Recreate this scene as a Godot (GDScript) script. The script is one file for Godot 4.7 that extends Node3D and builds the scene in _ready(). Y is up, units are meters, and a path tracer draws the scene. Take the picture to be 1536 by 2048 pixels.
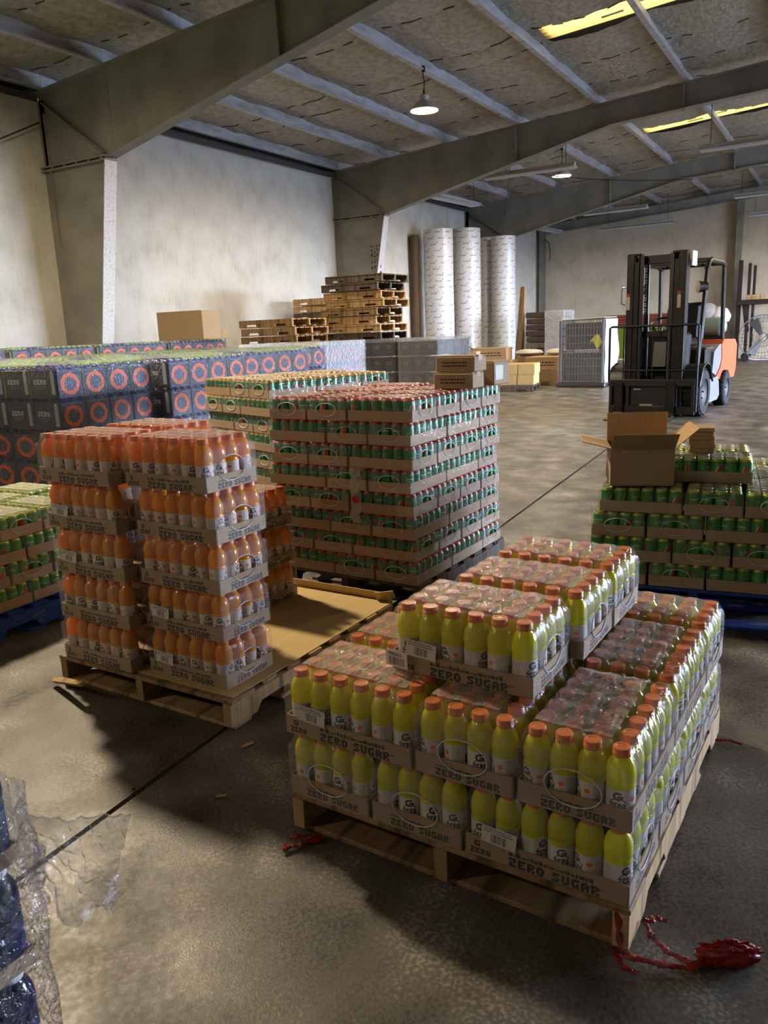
extends Node3D
# A warehouse with drink pallets. World axes follow the building: +x to the right wall, -z into depth, y up, metres.

var M := {}          # materials
var mesh_cache := {}
var used_names := {}
var rng := RandomNumberGenerator.new()


func _ready() -> void:
	rng.seed = 4711
	# ---- camera
	var cam := Camera3D.new()
	cam.name = "camera"
	var fwd := Vector3(-0.49311434, -0.22605505, -0.84008176)
	var rgt := Vector3(0.86637274, -0.03994616, -0.49779773)
	var upv := Vector3(-0.07897165, 0.97329513, -0.21554596)
	cam.transform = Transform3D(Basis(rgt, upv, -fwd).orthonormalized(), Vector3(0, 1.489, 0))
	cam.fov = rad_to_deg(2.0 * atan(1024.0 / 1573.5))
	cam.near = 0.05
	cam.far = 200.0
	add_child(cam)
	cam.current = true
	# ---- sky and exposure
	var we := WorldEnvironment.new()
	we.name = "world"
	var env := Environment.new()
	var sky := Sky.new()
	var sm := ProceduralSkyMaterial.new()
	sm.sky_top_color = Color(0.62, 0.72, 0.92)
	sm.sky_horizon_color = Color(0.86, 0.91, 1.0)
	sm.ground_horizon_color = Color(0.62, 0.64, 0.66)
	sm.ground_bottom_color = Color(0.42, 0.42, 0.42)
	sm.sky_energy_multiplier = 5.5
	sm.ground_energy_multiplier = 1.8
	sky.sky_material = sm
	env.background_mode = Environment.BG_SKY
	env.sky = sky
	env.tonemap_mode = Environment.TONE_MAPPER_LINEAR
	env.tonemap_exposure = 2.0
	env.sdfgi_enabled = true
	env.ssao_enabled = true
	env.ssil_enabled = true
	we.environment = env
	add_child(we)
	# ---- build
	make_materials()
	build_shell()
	build_lamps()
	build_yellow_pallet()
	build_orange_pallet()
	build_can_stacks()
	build_wrapped_loads()
	build_back_goods()
	build_forklift()
	build_small_things()


# ============================================================ mesh builder
class MB:
	var v := PackedVector3Array()
	var n := PackedVector3Array()
	var t := PackedVector2Array()

	func tri(a: Vector3, b: Vector3, c: Vector3, na: Vector3, nb: Vector3, nc: Vector3, ua := Vector2.ZERO, ub := Vector2.ZERO, uc := Vector2.ZERO) -> void:
		if (c - a).cross(b - a).dot(na + nb + nc) < 0.0:
			v.append_array([a, c, b])
			n.append_array([na, nc, nb])
			t.append_array([ua, uc, ub])
		else:
			v.append_array([a, b, c])
			n.append_array([na, nb, nc])
			t.append_array([ua, ub, uc])

	func quad(a: Vector3, b: Vector3, c: Vector3, d: Vector3, out: Vector3, uv := Rect2(0, 0, 1, 1)) -> void:
		# a b c d run round the quad: a lower left, b lower right, c upper right, d upper left as seen from outside
		var m := (c - a).cross(b - d)
		if m.length_squared() < 1e-16:
			m = out
		m = m.normalized()
		if m.dot(out) < 0.0:
			m = -m
		var u0 := Vector2(uv.position.x, uv.end.y)
		var u1 := uv.end
		var u2 := Vector2(uv.end.x, uv.position.y)
		var u3 := uv.position
		tri(a, b, c, m, m, m, u0, u1, u2)
		tri(a, c, d, m, m, m, u0, u2, u3)

	func quad_n(a: Vector3, b: Vector3, c: Vector3, d: Vector3, na: Vector3, nb: Vector3, nc: Vector3, nd: Vector3, ua: Vector2, ub: Vector2, uc: Vector2, ud: Vector2) -> void:
		tri(a, b, c, na, nb, nc, ua, ub, uc)
		tri(a, c, d, na, nc, nd, ua, uc, ud)

	func box(c: Vector3, s: Vector3, bev := 0.0, bs := Basis.IDENTITY) -> void:
		var h := s * 0.5
		var e := minf(bev, minf(h.x, minf(h.y, h.z)) * 0.6)
		var ax := [Vector3.RIGHT, Vector3.UP, Vector3.BACK]
		var hh := [h.x, h.y, h.z]
		for i in 3:
			var j := (i + 1) % 3
			var k := (i + 2) % 3
			var A: Vector3 = ax[i]
			var B: Vector3 = ax[j]
			var C: Vector3 = ax[k]
			var hi: float = hh[i]
			var hj: float = hh[j]
			var hk: float = hh[k]
			for sg: float in [-1.0, 1.0]:
				var o := A * (hi * sg)
				var p := B * (hj - e)
				var q := C * (hk - e)
				quad(c + bs * (o - p - q), c + bs * (o + p - q), c + bs * (o + p + q), c + bs * (o - p + q), bs * (A * sg))
			if e > 0.0:
				for s1: float in [-1.0, 1.0]:
					for s2: float in [-1.0, 1.0]:
						var p1 := B * (hj * s1) + C * ((hk - e) * s2)
						var p2 := B * ((hj - e) * s1) + C * (hk * s2)
						var l := A * (hi - e)
						quad(c + bs * (p1 - l), c + bs * (p1 + l), c + bs * (p2 + l), c + bs * (p2 - l), bs * (B * s1 + C * s2))
		if e > 0.0:
			for sx: float in [-1.0, 1.0]:
				for sy: float in [-1.0, 1.0]:
					for sz: float in [-1.0, 1.0]:
						var g := Vector3(sx, sy, sz)
						var i0 := h * g
						var m := bs * g.normalized()
						tri(c + bs * (i0 - Vector3(0, e * sy, e * sz)), c + bs * (i0 - Vector3(e * sx, 0, e * sz)), c + bs * (i0 - Vector3(e * sx, e * sy, 0)), m, m, m)

	func lathe(prof: Array, seg: int, at := Vector3.ZERO, bs := Basis.IDENTITY, crease := 0.75, v0 := 0.0, v1 := 1.0, squash := 1.0) -> void:
		# prof: Vector2(radius, height) from bottom to top
		var m := prof.size()
		var sn := []
		for i in m - 1:
			var d: Vector2 = prof[i + 1] - prof[i]
			sn.append(Vector2(d.y, -d.x).normalized())
		var lo: float = prof[0].y
		var span: float = maxf(1e-6, prof[m - 1].y - lo)
		for i in m - 1:
			var nb: Vector2 = sn[i]
			var nt: Vector2 = sn[i]
			if i > 0 and nb.dot(sn[i - 1]) > crease:
				nb = (sn[i] + sn[i - 1]).normalized()
			if i < m - 2 and nt.dot(sn[i + 1]) > crease:
				nt = (sn[i] + sn[i + 1]).normalized()
			var pb: Vector2 = prof[i]
			var pt: Vector2 = prof[i + 1]
			var tb := v1 + (v0 - v1) * (pb.y - lo) / span
			var tt := v1 + (v0 - v1) * (pt.y - lo) / span
			for k in seg:
				var a0 := TAU * k / seg
				var a1 := TAU * (k + 1) / seg
				var d0 := Vector3(sin(a0), 0, cos(a0) * squash)
				var d1 := Vector3(sin(a1), 0, cos(a1) * squash)
				var A := at + bs * (d0 * pb.x + Vector3.UP * pb.y)
				var B := at + bs * (d1 * pb.x + Vector3.UP * pb.y)
				var C := at + bs * (d1 * pt.x + Vector3.UP * pt.y)
				var D := at + bs * (d0 * pt.x + Vector3.UP * pt.y)
				var u0 := float(k) / seg
				var u1 := float(k + 1) / seg
				if pb.x > 1e-6:
					tri(A, B, C, bs * (d0 * nb.x + Vector3.UP * nb.y), bs * (d1 * nb.x + Vector3.UP * nb.y), bs * (d1 * nt.x + Vector3.UP * nt.y), Vector2(u0, tb), Vector2(u1, tb), Vector2(u1, tt))
				if pt.x > 1e-6:
					tri(A, C, D, bs * (d0 * nb.x + Vector3.UP * nb.y), bs * (d1 * nt.x + Vector3.UP * nt.y), bs * (d0 * nt.x + Vector3.UP * nt.y), Vector2(u0, tb), Vector2(u1, tt), Vector2(u0, tt))

	func tube(pts: Array, r: float, seg := 8, closed := false, r2 := -1.0) -> void:
		var m := pts.size()
		var rings := []
		var prev_x := Vector3.ZERO
		for i in m:
			var d: Vector3
			if closed:
				d = pts[(i + 1) % m] - pts[(i + m - 1) % m]
			else:
				d = pts[mini(i + 1, m - 1)] - pts[maxi(i - 1, 0)]
			d = d.normalized()
			var x := prev_x - d * prev_x.dot(d)
			if x.length() < 0.01:
				x = d.cross(Vector3.UP)
				if x.length() < 0.05:
					x = d.cross(Vector3.RIGHT)
			x = x.normalized()
			prev_x = x
			var y := d.cross(x)
			var ring := []
			var rr := r if r2 < 0.0 else lerpf(r, r2, float(i) / maxf(1.0, m - 1.0))
			for k in seg:
				var a := TAU * k / seg
				var nn := x * cos(a) + y * sin(a)
				ring.append([pts[i] + nn * rr, nn])
			rings.append(ring)
		var count := m if closed else m - 1
		for i in count:
			var p: Array = rings[i]
			var q: Array = rings[(i + 1) % m]
			for k in seg:
				var l := (k + 1) % seg
				quad_n(p[k][0], p[l][0], q[l][0], q[k][0], p[k][1], p[l][1], q[l][1], q[k][1], Vector2.ZERO, Vector2.ZERO, Vector2.ZERO, Vector2.ZERO)
		if not closed:
			for e in [0, m - 1]:
				var ring: Array = rings[e]
				var o: Vector3 = (pts[0] - pts[1]).normalized() if e == 0 else (pts[m - 1] - pts[m - 2]).normalized()
				for k in range(1, seg - 1):
					tri(ring[0][0], ring[k][0], ring[k + 1][0], o, o, o)

	func prism(poly: PackedVector2Array, depth: float, xf := Transform3D.IDENTITY) -> void:
		# outline in the xy plane, extruded from z = 0 to z = depth
		var idx := Geometry2D.triangulate_polygon(poly)
		for side: float in [0.0, depth]:
			var o := xf.basis * Vector3(0, 0, 1.0 if side > 0.0 else -1.0)
			for i in range(0, idx.size(), 3):
				var a := poly[idx[i]]
				var b := poly[idx[i + 1]]
				var c := poly[idx[i + 2]]
				tri(xf * Vector3(a.x, a.y, side), xf * Vector3(b.x, b.y, side), xf * Vector3(c.x, c.y, side), o, o, o, a, b, c)
		var ccw := not Geometry2D.is_polygon_clockwise(poly)
		for i in poly.size():
			var a := poly[i]
			var b := poly[(i + 1) % poly.size()]
			var e := b - a
			var o2 := Vector2(e.y, -e.x) if ccw else Vector2(-e.y, e.x)
			quad(xf * Vector3(a.x, a.y, 0), xf * Vector3(b.x, b.y, 0), xf * Vector3(b.x, b.y, depth), xf * Vector3(a.x, a.y, depth), xf.basis * Vector3(o2.x, o2.y, 0))

	func grid(nu: int, nv: int, f: Callable, hole: Variant = null, uvs := Vector2.ONE) -> void:
		# a smooth sheet of points f(i, j)
		var p := []
		for i in nu + 1:
			var row := PackedVector3Array()
			for j in nv + 1:
				row.append(f.call(i, j))
			p.append(row)
		var nn := []
		for i in nu + 1:
			var row := PackedVector3Array()
			for j in nv + 1:
				var du: Vector3 = p[mini(i + 1, nu)][j] - p[maxi(i - 1, 0)][j]
				var dv: Vector3 = p[i][mini(j + 1, nv)] - p[i][maxi(j - 1, 0)]
				var c := dv.cross(du)
				row.append(c.normalized() if c.length_squared() > 1e-18 else Vector3.UP)
			nn.append(row)
		for i in nu:
			for j in nv:
				if hole != null and hole.call(i, j, p[i][j], p[i + 1][j + 1]):
					continue
				quad_n(p[i][j], p[i + 1][j], p[i + 1][j + 1], p[i][j + 1], nn[i][j], nn[i + 1][j], nn[i + 1][j + 1], nn[i][j + 1],
					Vector2(float(i) / nu, float(j) / nv) * uvs, Vector2(float(i + 1) / nu, float(j) / nv) * uvs, Vector2(float(i + 1) / nu, float(j + 1) / nv) * uvs, Vector2(float(i) / nu, float(j + 1) / nv) * uvs)


func mesh_of(list: Array) -> ArrayMesh:
	var am := ArrayMesh.new()
	for it in list:
		var mb: MB = it[0]
		if mb.v.is_empty():
			continue
		var a := []
		a.resize(Mesh.ARRAY_MAX)
		a[Mesh.ARRAY_VERTEX] = mb.v
		a[Mesh.ARRAY_NORMAL] = mb.n
		a[Mesh.ARRAY_TEX_UV] = mb.t
		am.add_surface_from_arrays(Mesh.PRIMITIVE_TRIANGLES, a)
		am.surface_set_material(am.get_surface_count() - 1, M[it[1]] if it[1] is String else it[1])
	return am


func numbered(called: String) -> String:
	var k: int = used_names.get(called, 0)
	used_names[called] = k + 1
	return called if k == 0 else "%s_%03d" % [called, k]


func tag(o: Node3D, label: String, category := "", group := "", kind := "") -> Node3D:
	o.set_meta("label", label)
	if category:
		o.set_meta("category", category)
	if group:
		o.set_meta("group", group)
	if kind:
		o.set_meta("kind", kind)
	return o


func thing(called: String, label: String, category: String, xf := Transform3D.IDENTITY, group := "") -> Node3D:
	var o := Node3D.new()
	o.name = numbered(called)
	add_child(o)
	o.transform = xf
	tag(o, label, category, group)
	return o


func part(called: String, m: Mesh, parent: Node, xf := Transform3D.IDENTITY, label := "") -> MeshInstance3D:
	var o := MeshInstance3D.new()
	o.name = called
	o.mesh = m
	o.transform = xf
	if label:
		o.set_meta("label", label)
	parent.add_child(o, true)
	return o


func solo(called: String, m: Mesh, label: String, category: String, xf := Transform3D.IDENTITY, group := "", kind := "") -> MeshInstance3D:
	var o := MeshInstance3D.new()
	o.name = numbered(called)
	o.mesh = m
	o.transform = xf
	add_child(o)
	tag(o, label, category, group, kind)
	return o


func structure(called: String, m: Mesh, label: String, xf := Transform3D.IDENTITY) -> MeshInstance3D:
	return solo(called, m, label, "", xf, "", "structure")


func boxmesh(s: Vector3, mat: String, bev := 0.002) -> ArrayMesh:
	var key := "box%s%s%s" % [s, mat, bev]
	if not mesh_cache.has(key):
		var b := MB.new()
		b.box(Vector3.ZERO, s, bev)
		mesh_cache[key] = mesh_of([[b, mat]])
	return mesh_cache[key]


func turned(deg: float, at: Vector3) -> Transform3D:
	return Transform3D(Basis(Vector3.UP, deg_to_rad(deg)), at)


func beam_between(b: MB, p: Vector3, q: Vector3, w: float, h: float, bev := 0.0) -> void:
	# a bar of section w (sideways) by h (upwards) from p to q
	var d := q - p
	var z := d.normalized()
	var x := Vector3.UP.cross(z)
	if x.length() < 0.01:
		x = Vector3.RIGHT
	x = x.normalized()
	var y := z.cross(x)
	b.box((p + q) * 0.5, Vector3(w, h, d.length()), bev, Basis(x, y, z))


# ============================================================ materials and textures
func noise_img(w: int, h: int, sd: int, freq: float, oct: int, sx := 1.0, sy := 1.0, type := FastNoiseLite.TYPE_SIMPLEX_SMOOTH) -> Image:
	var f := FastNoiseLite.new()
	f.seed = sd
	f.noise_type = type
	f.frequency = freq
	f.fractal_octaves = oct
	if sx == 1.0 and sy == 1.0:
		return f.get_seamless_image(w, h)
	# a stretched pattern: make it small one way and enlarge it
	var im := f.get_seamless_image(maxi(8, int(w * sx)), maxi(8, int(h * sy)))
	im.resize(w, h, Image.INTERPOLATE_CUBIC)
	return im


func ramp_tex(im: Image, stops: Array, extra: Image = null, extra_amount := 0.0) -> ImageTexture:
	# stops: [[0..1, Color], ...]; the extra noise shifts the place on the ramp
	var g := Gradient.new()
	var of := PackedFloat32Array()
	var cs := PackedColorArray()
	for s in stops:
		of.append(s[0])
		cs.append(s[1])
	g.offsets = of
	g.colors = cs
	var lut := PackedByteArray()
	for i in 256:
		var c := g.sample(i / 255.0)
		lut.append_array([int(c.r * 255.0), int(c.g * 255.0), int(c.b * 255.0)])
	im.convert(Image.FORMAT_L8)
	var d := im.get_data()
	var e := PackedByteArray()
	if extra:
		extra.convert(Image.FORMAT_L8)
		e = extra.get_data()
	var out := PackedByteArray()
	out.resize(d.size() * 3)
	for i in d.size():
		var x: int = d[i]
		if extra:
			x = clampi(int(x + (e[i] - 128) * extra_amount), 0, 255)
		out[i * 3] = lut[x * 3]
		out[i * 3 + 1] = lut[x * 3 + 1]
		out[i * 3 + 2] = lut[x * 3 + 2]
	return ImageTexture.create_from_image(Image.create_from_data(im.get_width(), im.get_height(), false, Image.FORMAT_RGB8, out))


func normal_tex(im: Image, strength: float) -> ImageTexture:
	im.convert(Image.FORMAT_RGBA8)
	im.bump_map_to_normal_map(strength)
	return ImageTexture.create_from_image(im)


func mat(called: String, c: Color, rough := 0.7, metal := 0.0) -> StandardMaterial3D:
	var m := StandardMaterial3D.new()
	m.resource_name = called
	m.albedo_color = c
	m.roughness = rough
	m.metallic = metal
	M[called] = m
	return m


func tri_tex(m: StandardMaterial3D, tex: Texture2D, scale: float, world := false) -> void:
	m.albedo_texture = tex
	m.uv1_triplanar = true
	m.uv1_world_triplanar = world
	m.uv1_scale = Vector3.ONE * scale


func put_normal(m: StandardMaterial3D, tex: Texture2D, amount: float) -> void:
	m.normal_enabled = true
	m.normal_texture = tex
	m.normal_scale = amount


const GLYPH := {
	"Z": [31, 31, 3, 14, 24, 31, 31], "E": [31, 31, 24, 30, 24, 31, 31], "R": [30, 31, 27, 30, 28, 27, 27], "O": [14, 31, 27, 27, 27, 31, 14],
	"S": [15, 31, 24, 14, 3, 31, 30], "U": [27, 27, 27, 27, 27, 31, 14], "G": [15, 31, 24, 27, 27, 31, 15], "A": [14, 31, 27, 31, 31, 27, 27],
	"P": [30, 31, 27, 31, 30, 24, 24], "0": [14, 27, 27, 27, 27, 27, 14], "9": [14, 27, 27, 15, 3, 27, 14], "6": [14, 24, 24, 30, 27, 27, 14],
	"5": [31, 24, 30, 3, 3, 27, 14], "1": [6, 14, 6, 6, 6, 6, 15], "7": [31, 3, 6, 6, 12, 12, 12], " ": [0, 0, 0, 0, 0, 0, 0],
}


func put_text(im: Image, txt: String, x: int, y: int, px: int, py: int, c: Color) -> void:
	var cx := x
	for ch in txt:
		var rows: Array = GLYPH.get(ch, GLYPH[" "])
		for r in 7:
			var bits: int = rows[r]
			for b in 5:
				if bits & (1 << (4 - b)):
					im.fill_rect(Rect2i(cx + b * px, y + r * py, px, py), c)
		cx += (6 * px) if ch != " " else 4 * px


func put_scribble(im: Image, x: int, y: int, w: int, h: int, c: Color, r: RandomNumberGenerator) -> void:
	# a line of print too small to read: dashes of uneven length and height
	var cx := x
	while cx < x + w:
		var l := r.randi_range(1, 4) * maxi(1, h / 5)
		var hh := r.randi_range(h / 2, h)
		im.fill_rect(Rect2i(cx, y + h - hh, l, hh), c)
		cx += l + maxi(1, h / 6)


func put_ring(im: Image, c: Vector2, r0: float, r1: float, a0: float, a1: float, col: Color, jag := 0.0) -> void:
	for y in range(maxi(0, int(c.y - r1 - 3)), mini(im.get_height(), int(c.y + r1 + 3))):
		for x in range(maxi(0, int(c.x - r1 - 3)), mini(im.get_width(), int(c.x + r1 + 3))):
			var d := Vector2(x + 0.5, y + 0.5) - c
			var a := fposmod(rad_to_deg(atan2(-d.y, d.x)), 360.0)
			var w := jag * sin(a * 0.37) * cos(a * 0.21)
			if d.length() >= r0 + w and d.length() <= r1 + w * 0.5 and a >= a0 and a <= a1:
				im.set_pixel(x, y, col)


func put_g_logo(im: Image, c: Vector2, r: float, ink: Color) -> void:
	# a round letter with a flash through its bar, the mark on the labels
	put_ring(im, c, r * 0.52, r, 40.0, 345.0, ink)
	im.fill_rect(Rect2i(int(c.x), int(c.y - r * 0.12), int(r), int(r * 0.38)), ink)
	for i in int(r * 1.5):
		var x := c.x - r * 0.15 + sin(i * 0.25) * r * 0.08 + i * 0.12
		im.fill_rect(Rect2i(int(x), int(c.y - r * 0.1 + i * 0.8), maxi(1, int(r * (0.4 - i * 0.22 / r))), 1), ink)


func label_texture(sd: int, fruit: Color) -> ImageTexture:
	var r := RandomNumberGenerator.new()
	r.seed = sd
	var im := Image.create(384, 128, false, Image.FORMAT_RGB8)
	im.fill(Color(0.80, 0.785, 0.74))
	var ink := Color(0.25, 0.25, 0.24)
	for k in 2:
		var ox := k * 192
		put_g_logo(im, Vector2(ox + 54, 32), 22, ink)
		for i in 22:   # dark flank beside the mark
			im.fill_rect(Rect2i(ox + 20 + i, 62 - i, 4, 3), ink)
			im.fill_rect(Rect2i(ox + 66 + i, 40 + i, 5, 3), ink)
		put_text(im, "ZERO", ox + 18, 66, 3, 5, ink)
		put_scribble(im, ox + 30, 106, 44, 6, Color(0.35, 0.35, 0.35), r)
		put_ring(im, Vector2(ox + 118, 48), 0, 13, 0, 360, fruit)
		put_scribble(im, ox + 104, 70, 30, 7, Color(0.75, 0.45, 0.25), r)
		put_scribble(im, ox + 104, 82, 30, 5, Color(0.45, 0.45, 0.42), r)
		for i in 11:
			put_scribble(im, ox + 146, 12 + i * 9, 34, 4, Color(0.45, 0.46, 0.47), r)
	return ImageTexture.create_from_image(im)


func tray_print(base: Image, w: int, h: int, front: bool, sd: int) -> ImageTexture:
	var r := RandomNumberGenerator.new()
	r.seed = sd
	var im := base.duplicate() as Image
	im.convert(Image.FORMAT_RGB8)
	im.crop(w, h)
	var ink := Color(0.17, 0.155, 0.14)
	if front:
		put_text(im, "G", 28, 20, 4, 4, ink)
		put_text(im, "ZERO", 14, 56, 3, 4, ink)
		put_text(im, "ZERO SUGAR", w / 3 - 24, 50, 5, 6, ink)
		put_scribble(im, w / 3 - 24, 22, 270, 20, Color(0.22, 0.19, 0.165), r)
		put_scribble(im, w - 130, 54, 70, 8, Color(0.25, 0.21, 0.18), r)
	else:
		put_text(im, "ZERO SUGAR", 54, 52, 3, 5, ink)
		put_scribble(im, 54, 34, 120, 10, Color(0.22, 0.19, 0.165), r)
	return ImageTexture.create_from_image(im)


func can_texture(top: Color, sd: int, body: Color) -> ImageTexture:
	var r := RandomNumberGenerator.new()
	r.seed = sd
	var im := Image.create(256, 128, false, Image.FORMAT_RGB8)
	im.fill(body)
	im.fill_rect(Rect2i(0, 0, 256, 10), top)
	put_ring(im, Vector2(60, 62), 0, 50, 0, 360, body.lightened(0.10))
	put_ring(im, Vector2(196, 70), 0, 44, 0, 360, body.lightened(0.06))
	put_ring(im, Vector2(92, 96), 0, 18, 0, 360, body.lightened(0.22))
	for i in 44:   # slanted pale stroke and the red mark beside it
		im.fill_rect(Rect2i(44 + i / 3, 80 - i, 6, 1), Color(0.72, 0.80, 0.74))
		im.fill_rect(Rect2i(54 + i / 3, 80 - i, 26, 1), Color(0.72, 0.20, 0.12))
	put_scribble(im, 150, 40, 60, 12, Color(0.66, 0.78, 0.68), r)
	put_scribble(im, 150, 60, 50, 8, Color(0.45, 0.68, 0.52), r)
	put_scribble(im, 4, 58, 22, 6, Color(0.55, 0.74, 0.60), r)
	im.fill_rect(Rect2i(0, 122, 256, 6), Color(0.55, 0.57, 0.55))
	return ImageTexture.create_from_image(im)


func carton_texture(kind: int) -> ImageTexture:
	var r := RandomNumberGenerator.new()
	r.seed = 90 + kind
	var im := Image.create(192, 192, false, Image.FORMAT_RGB8)
	var navy := Color(0.035, 0.075, 0.22)
	im.fill(navy)
	if kind == 0:       # the orange ring round a window on the bottles
		for i in 9:
			im.fill_rect(Rect2i(56 + i * 9, 56, 5, 84), Color(0.30, 0.36, 0.40) if i % 2 else Color(0.14, 0.20, 0.27))
		put_ring(im, Vector2(96, 98), 47, 76, 0, 360, Color(0.80, 0.32, 0.05), 6.0)
		put_ring(im, Vector2(96, 98), 76, 90, 0, 360, navy, 3.0)
		put_scribble(im, 16, 8, 150, 7, Color(0.35, 0.42, 0.55), r)
	elif kind == 1:     # side panel: print and a pale bottle
		im.fill_rect(Rect2i(150, 16, 26, 150), Color(0.55, 0.60, 0.62))
		im.fill_rect(Rect2i(156, 4, 14, 14), Color(0.75, 0.78, 0.80))
		put_text(im, "ZERO", 22, 62, 4, 5, Color(0.62, 0.66, 0.72))
		put_scribble(im, 26, 106, 84, 9, Color(0.40, 0.45, 0.55), r)
		put_scribble(im, 34, 122, 66, 7, Color(0.40, 0.45, 0.55), r)
		put_scribble(im, 10, 34, 110, 6, Color(0.25, 0.32, 0.45), r)
	else:               # dark grey trays with a pale patch
		im.fill(Color(0.045, 0.05, 0.058))
		im.fill_rect(Rect2i(40, 44, 92, 60), Color(0.22, 0.23, 0.25))
		put_ring(im, Vector2(86, 74), 10, 26, 0, 360, Color(0.36, 0.17, 0.14))
		put_scribble(im, 30, 130, 110, 10, Color(0.25, 0.26, 0.28), r)
	return ImageTexture.create_from_image(im)


func sticker_texture(code: String) -> ImageTexture:
	var r := RandomNumberGenerator.new()
	r.seed = 7
	var im := Image.create(192, 96, false, Image.FORMAT_RGB8)
	im.fill(Color(0.80, 0.78, 0.74))
	var ink := Color(0.12, 0.11, 0.10)
	if code:
		put_text(im, code, 26, 10, 2, 3, ink)
	else:
		put_scribble(im, 12, 8, 150, 8, Color(0.2, 0.2, 0.2), r)
		put_scribble(im, 12, 22, 160, 8, Color(0.2, 0.2, 0.2), r)
	var x := 26 if code else 56
	while x < (166 if code else 140):
		var l := r.randi_range(1, 4)
		im.fill_rect(Rect2i(x, 38, l, 48), ink)
		x += l + r.randi_range(1, 4)
	return ImageTexture.create_from_image(im)


func film(called: String, alpha: float, rough: float, bump: Texture2D, amount: float, scale: float, tint := Color(0.9, 0.9, 0.9)) -> void:
	var m := mat(called, Color(tint.r, tint.g, tint.b, alpha), rough)
	m.transparency = BaseMaterial3D.TRANSPARENCY_ALPHA
	m.cull_mode = BaseMaterial3D.CULL_DISABLED
	m.uv1_triplanar = true
	m.uv1_scale = Vector3.ONE * scale
	put_normal(m, bump, amount)
	m.metallic_specular = 0.5 if called in ["film_wrap", "film_thick", "film_loose", "film_red"] else 0.32


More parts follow.
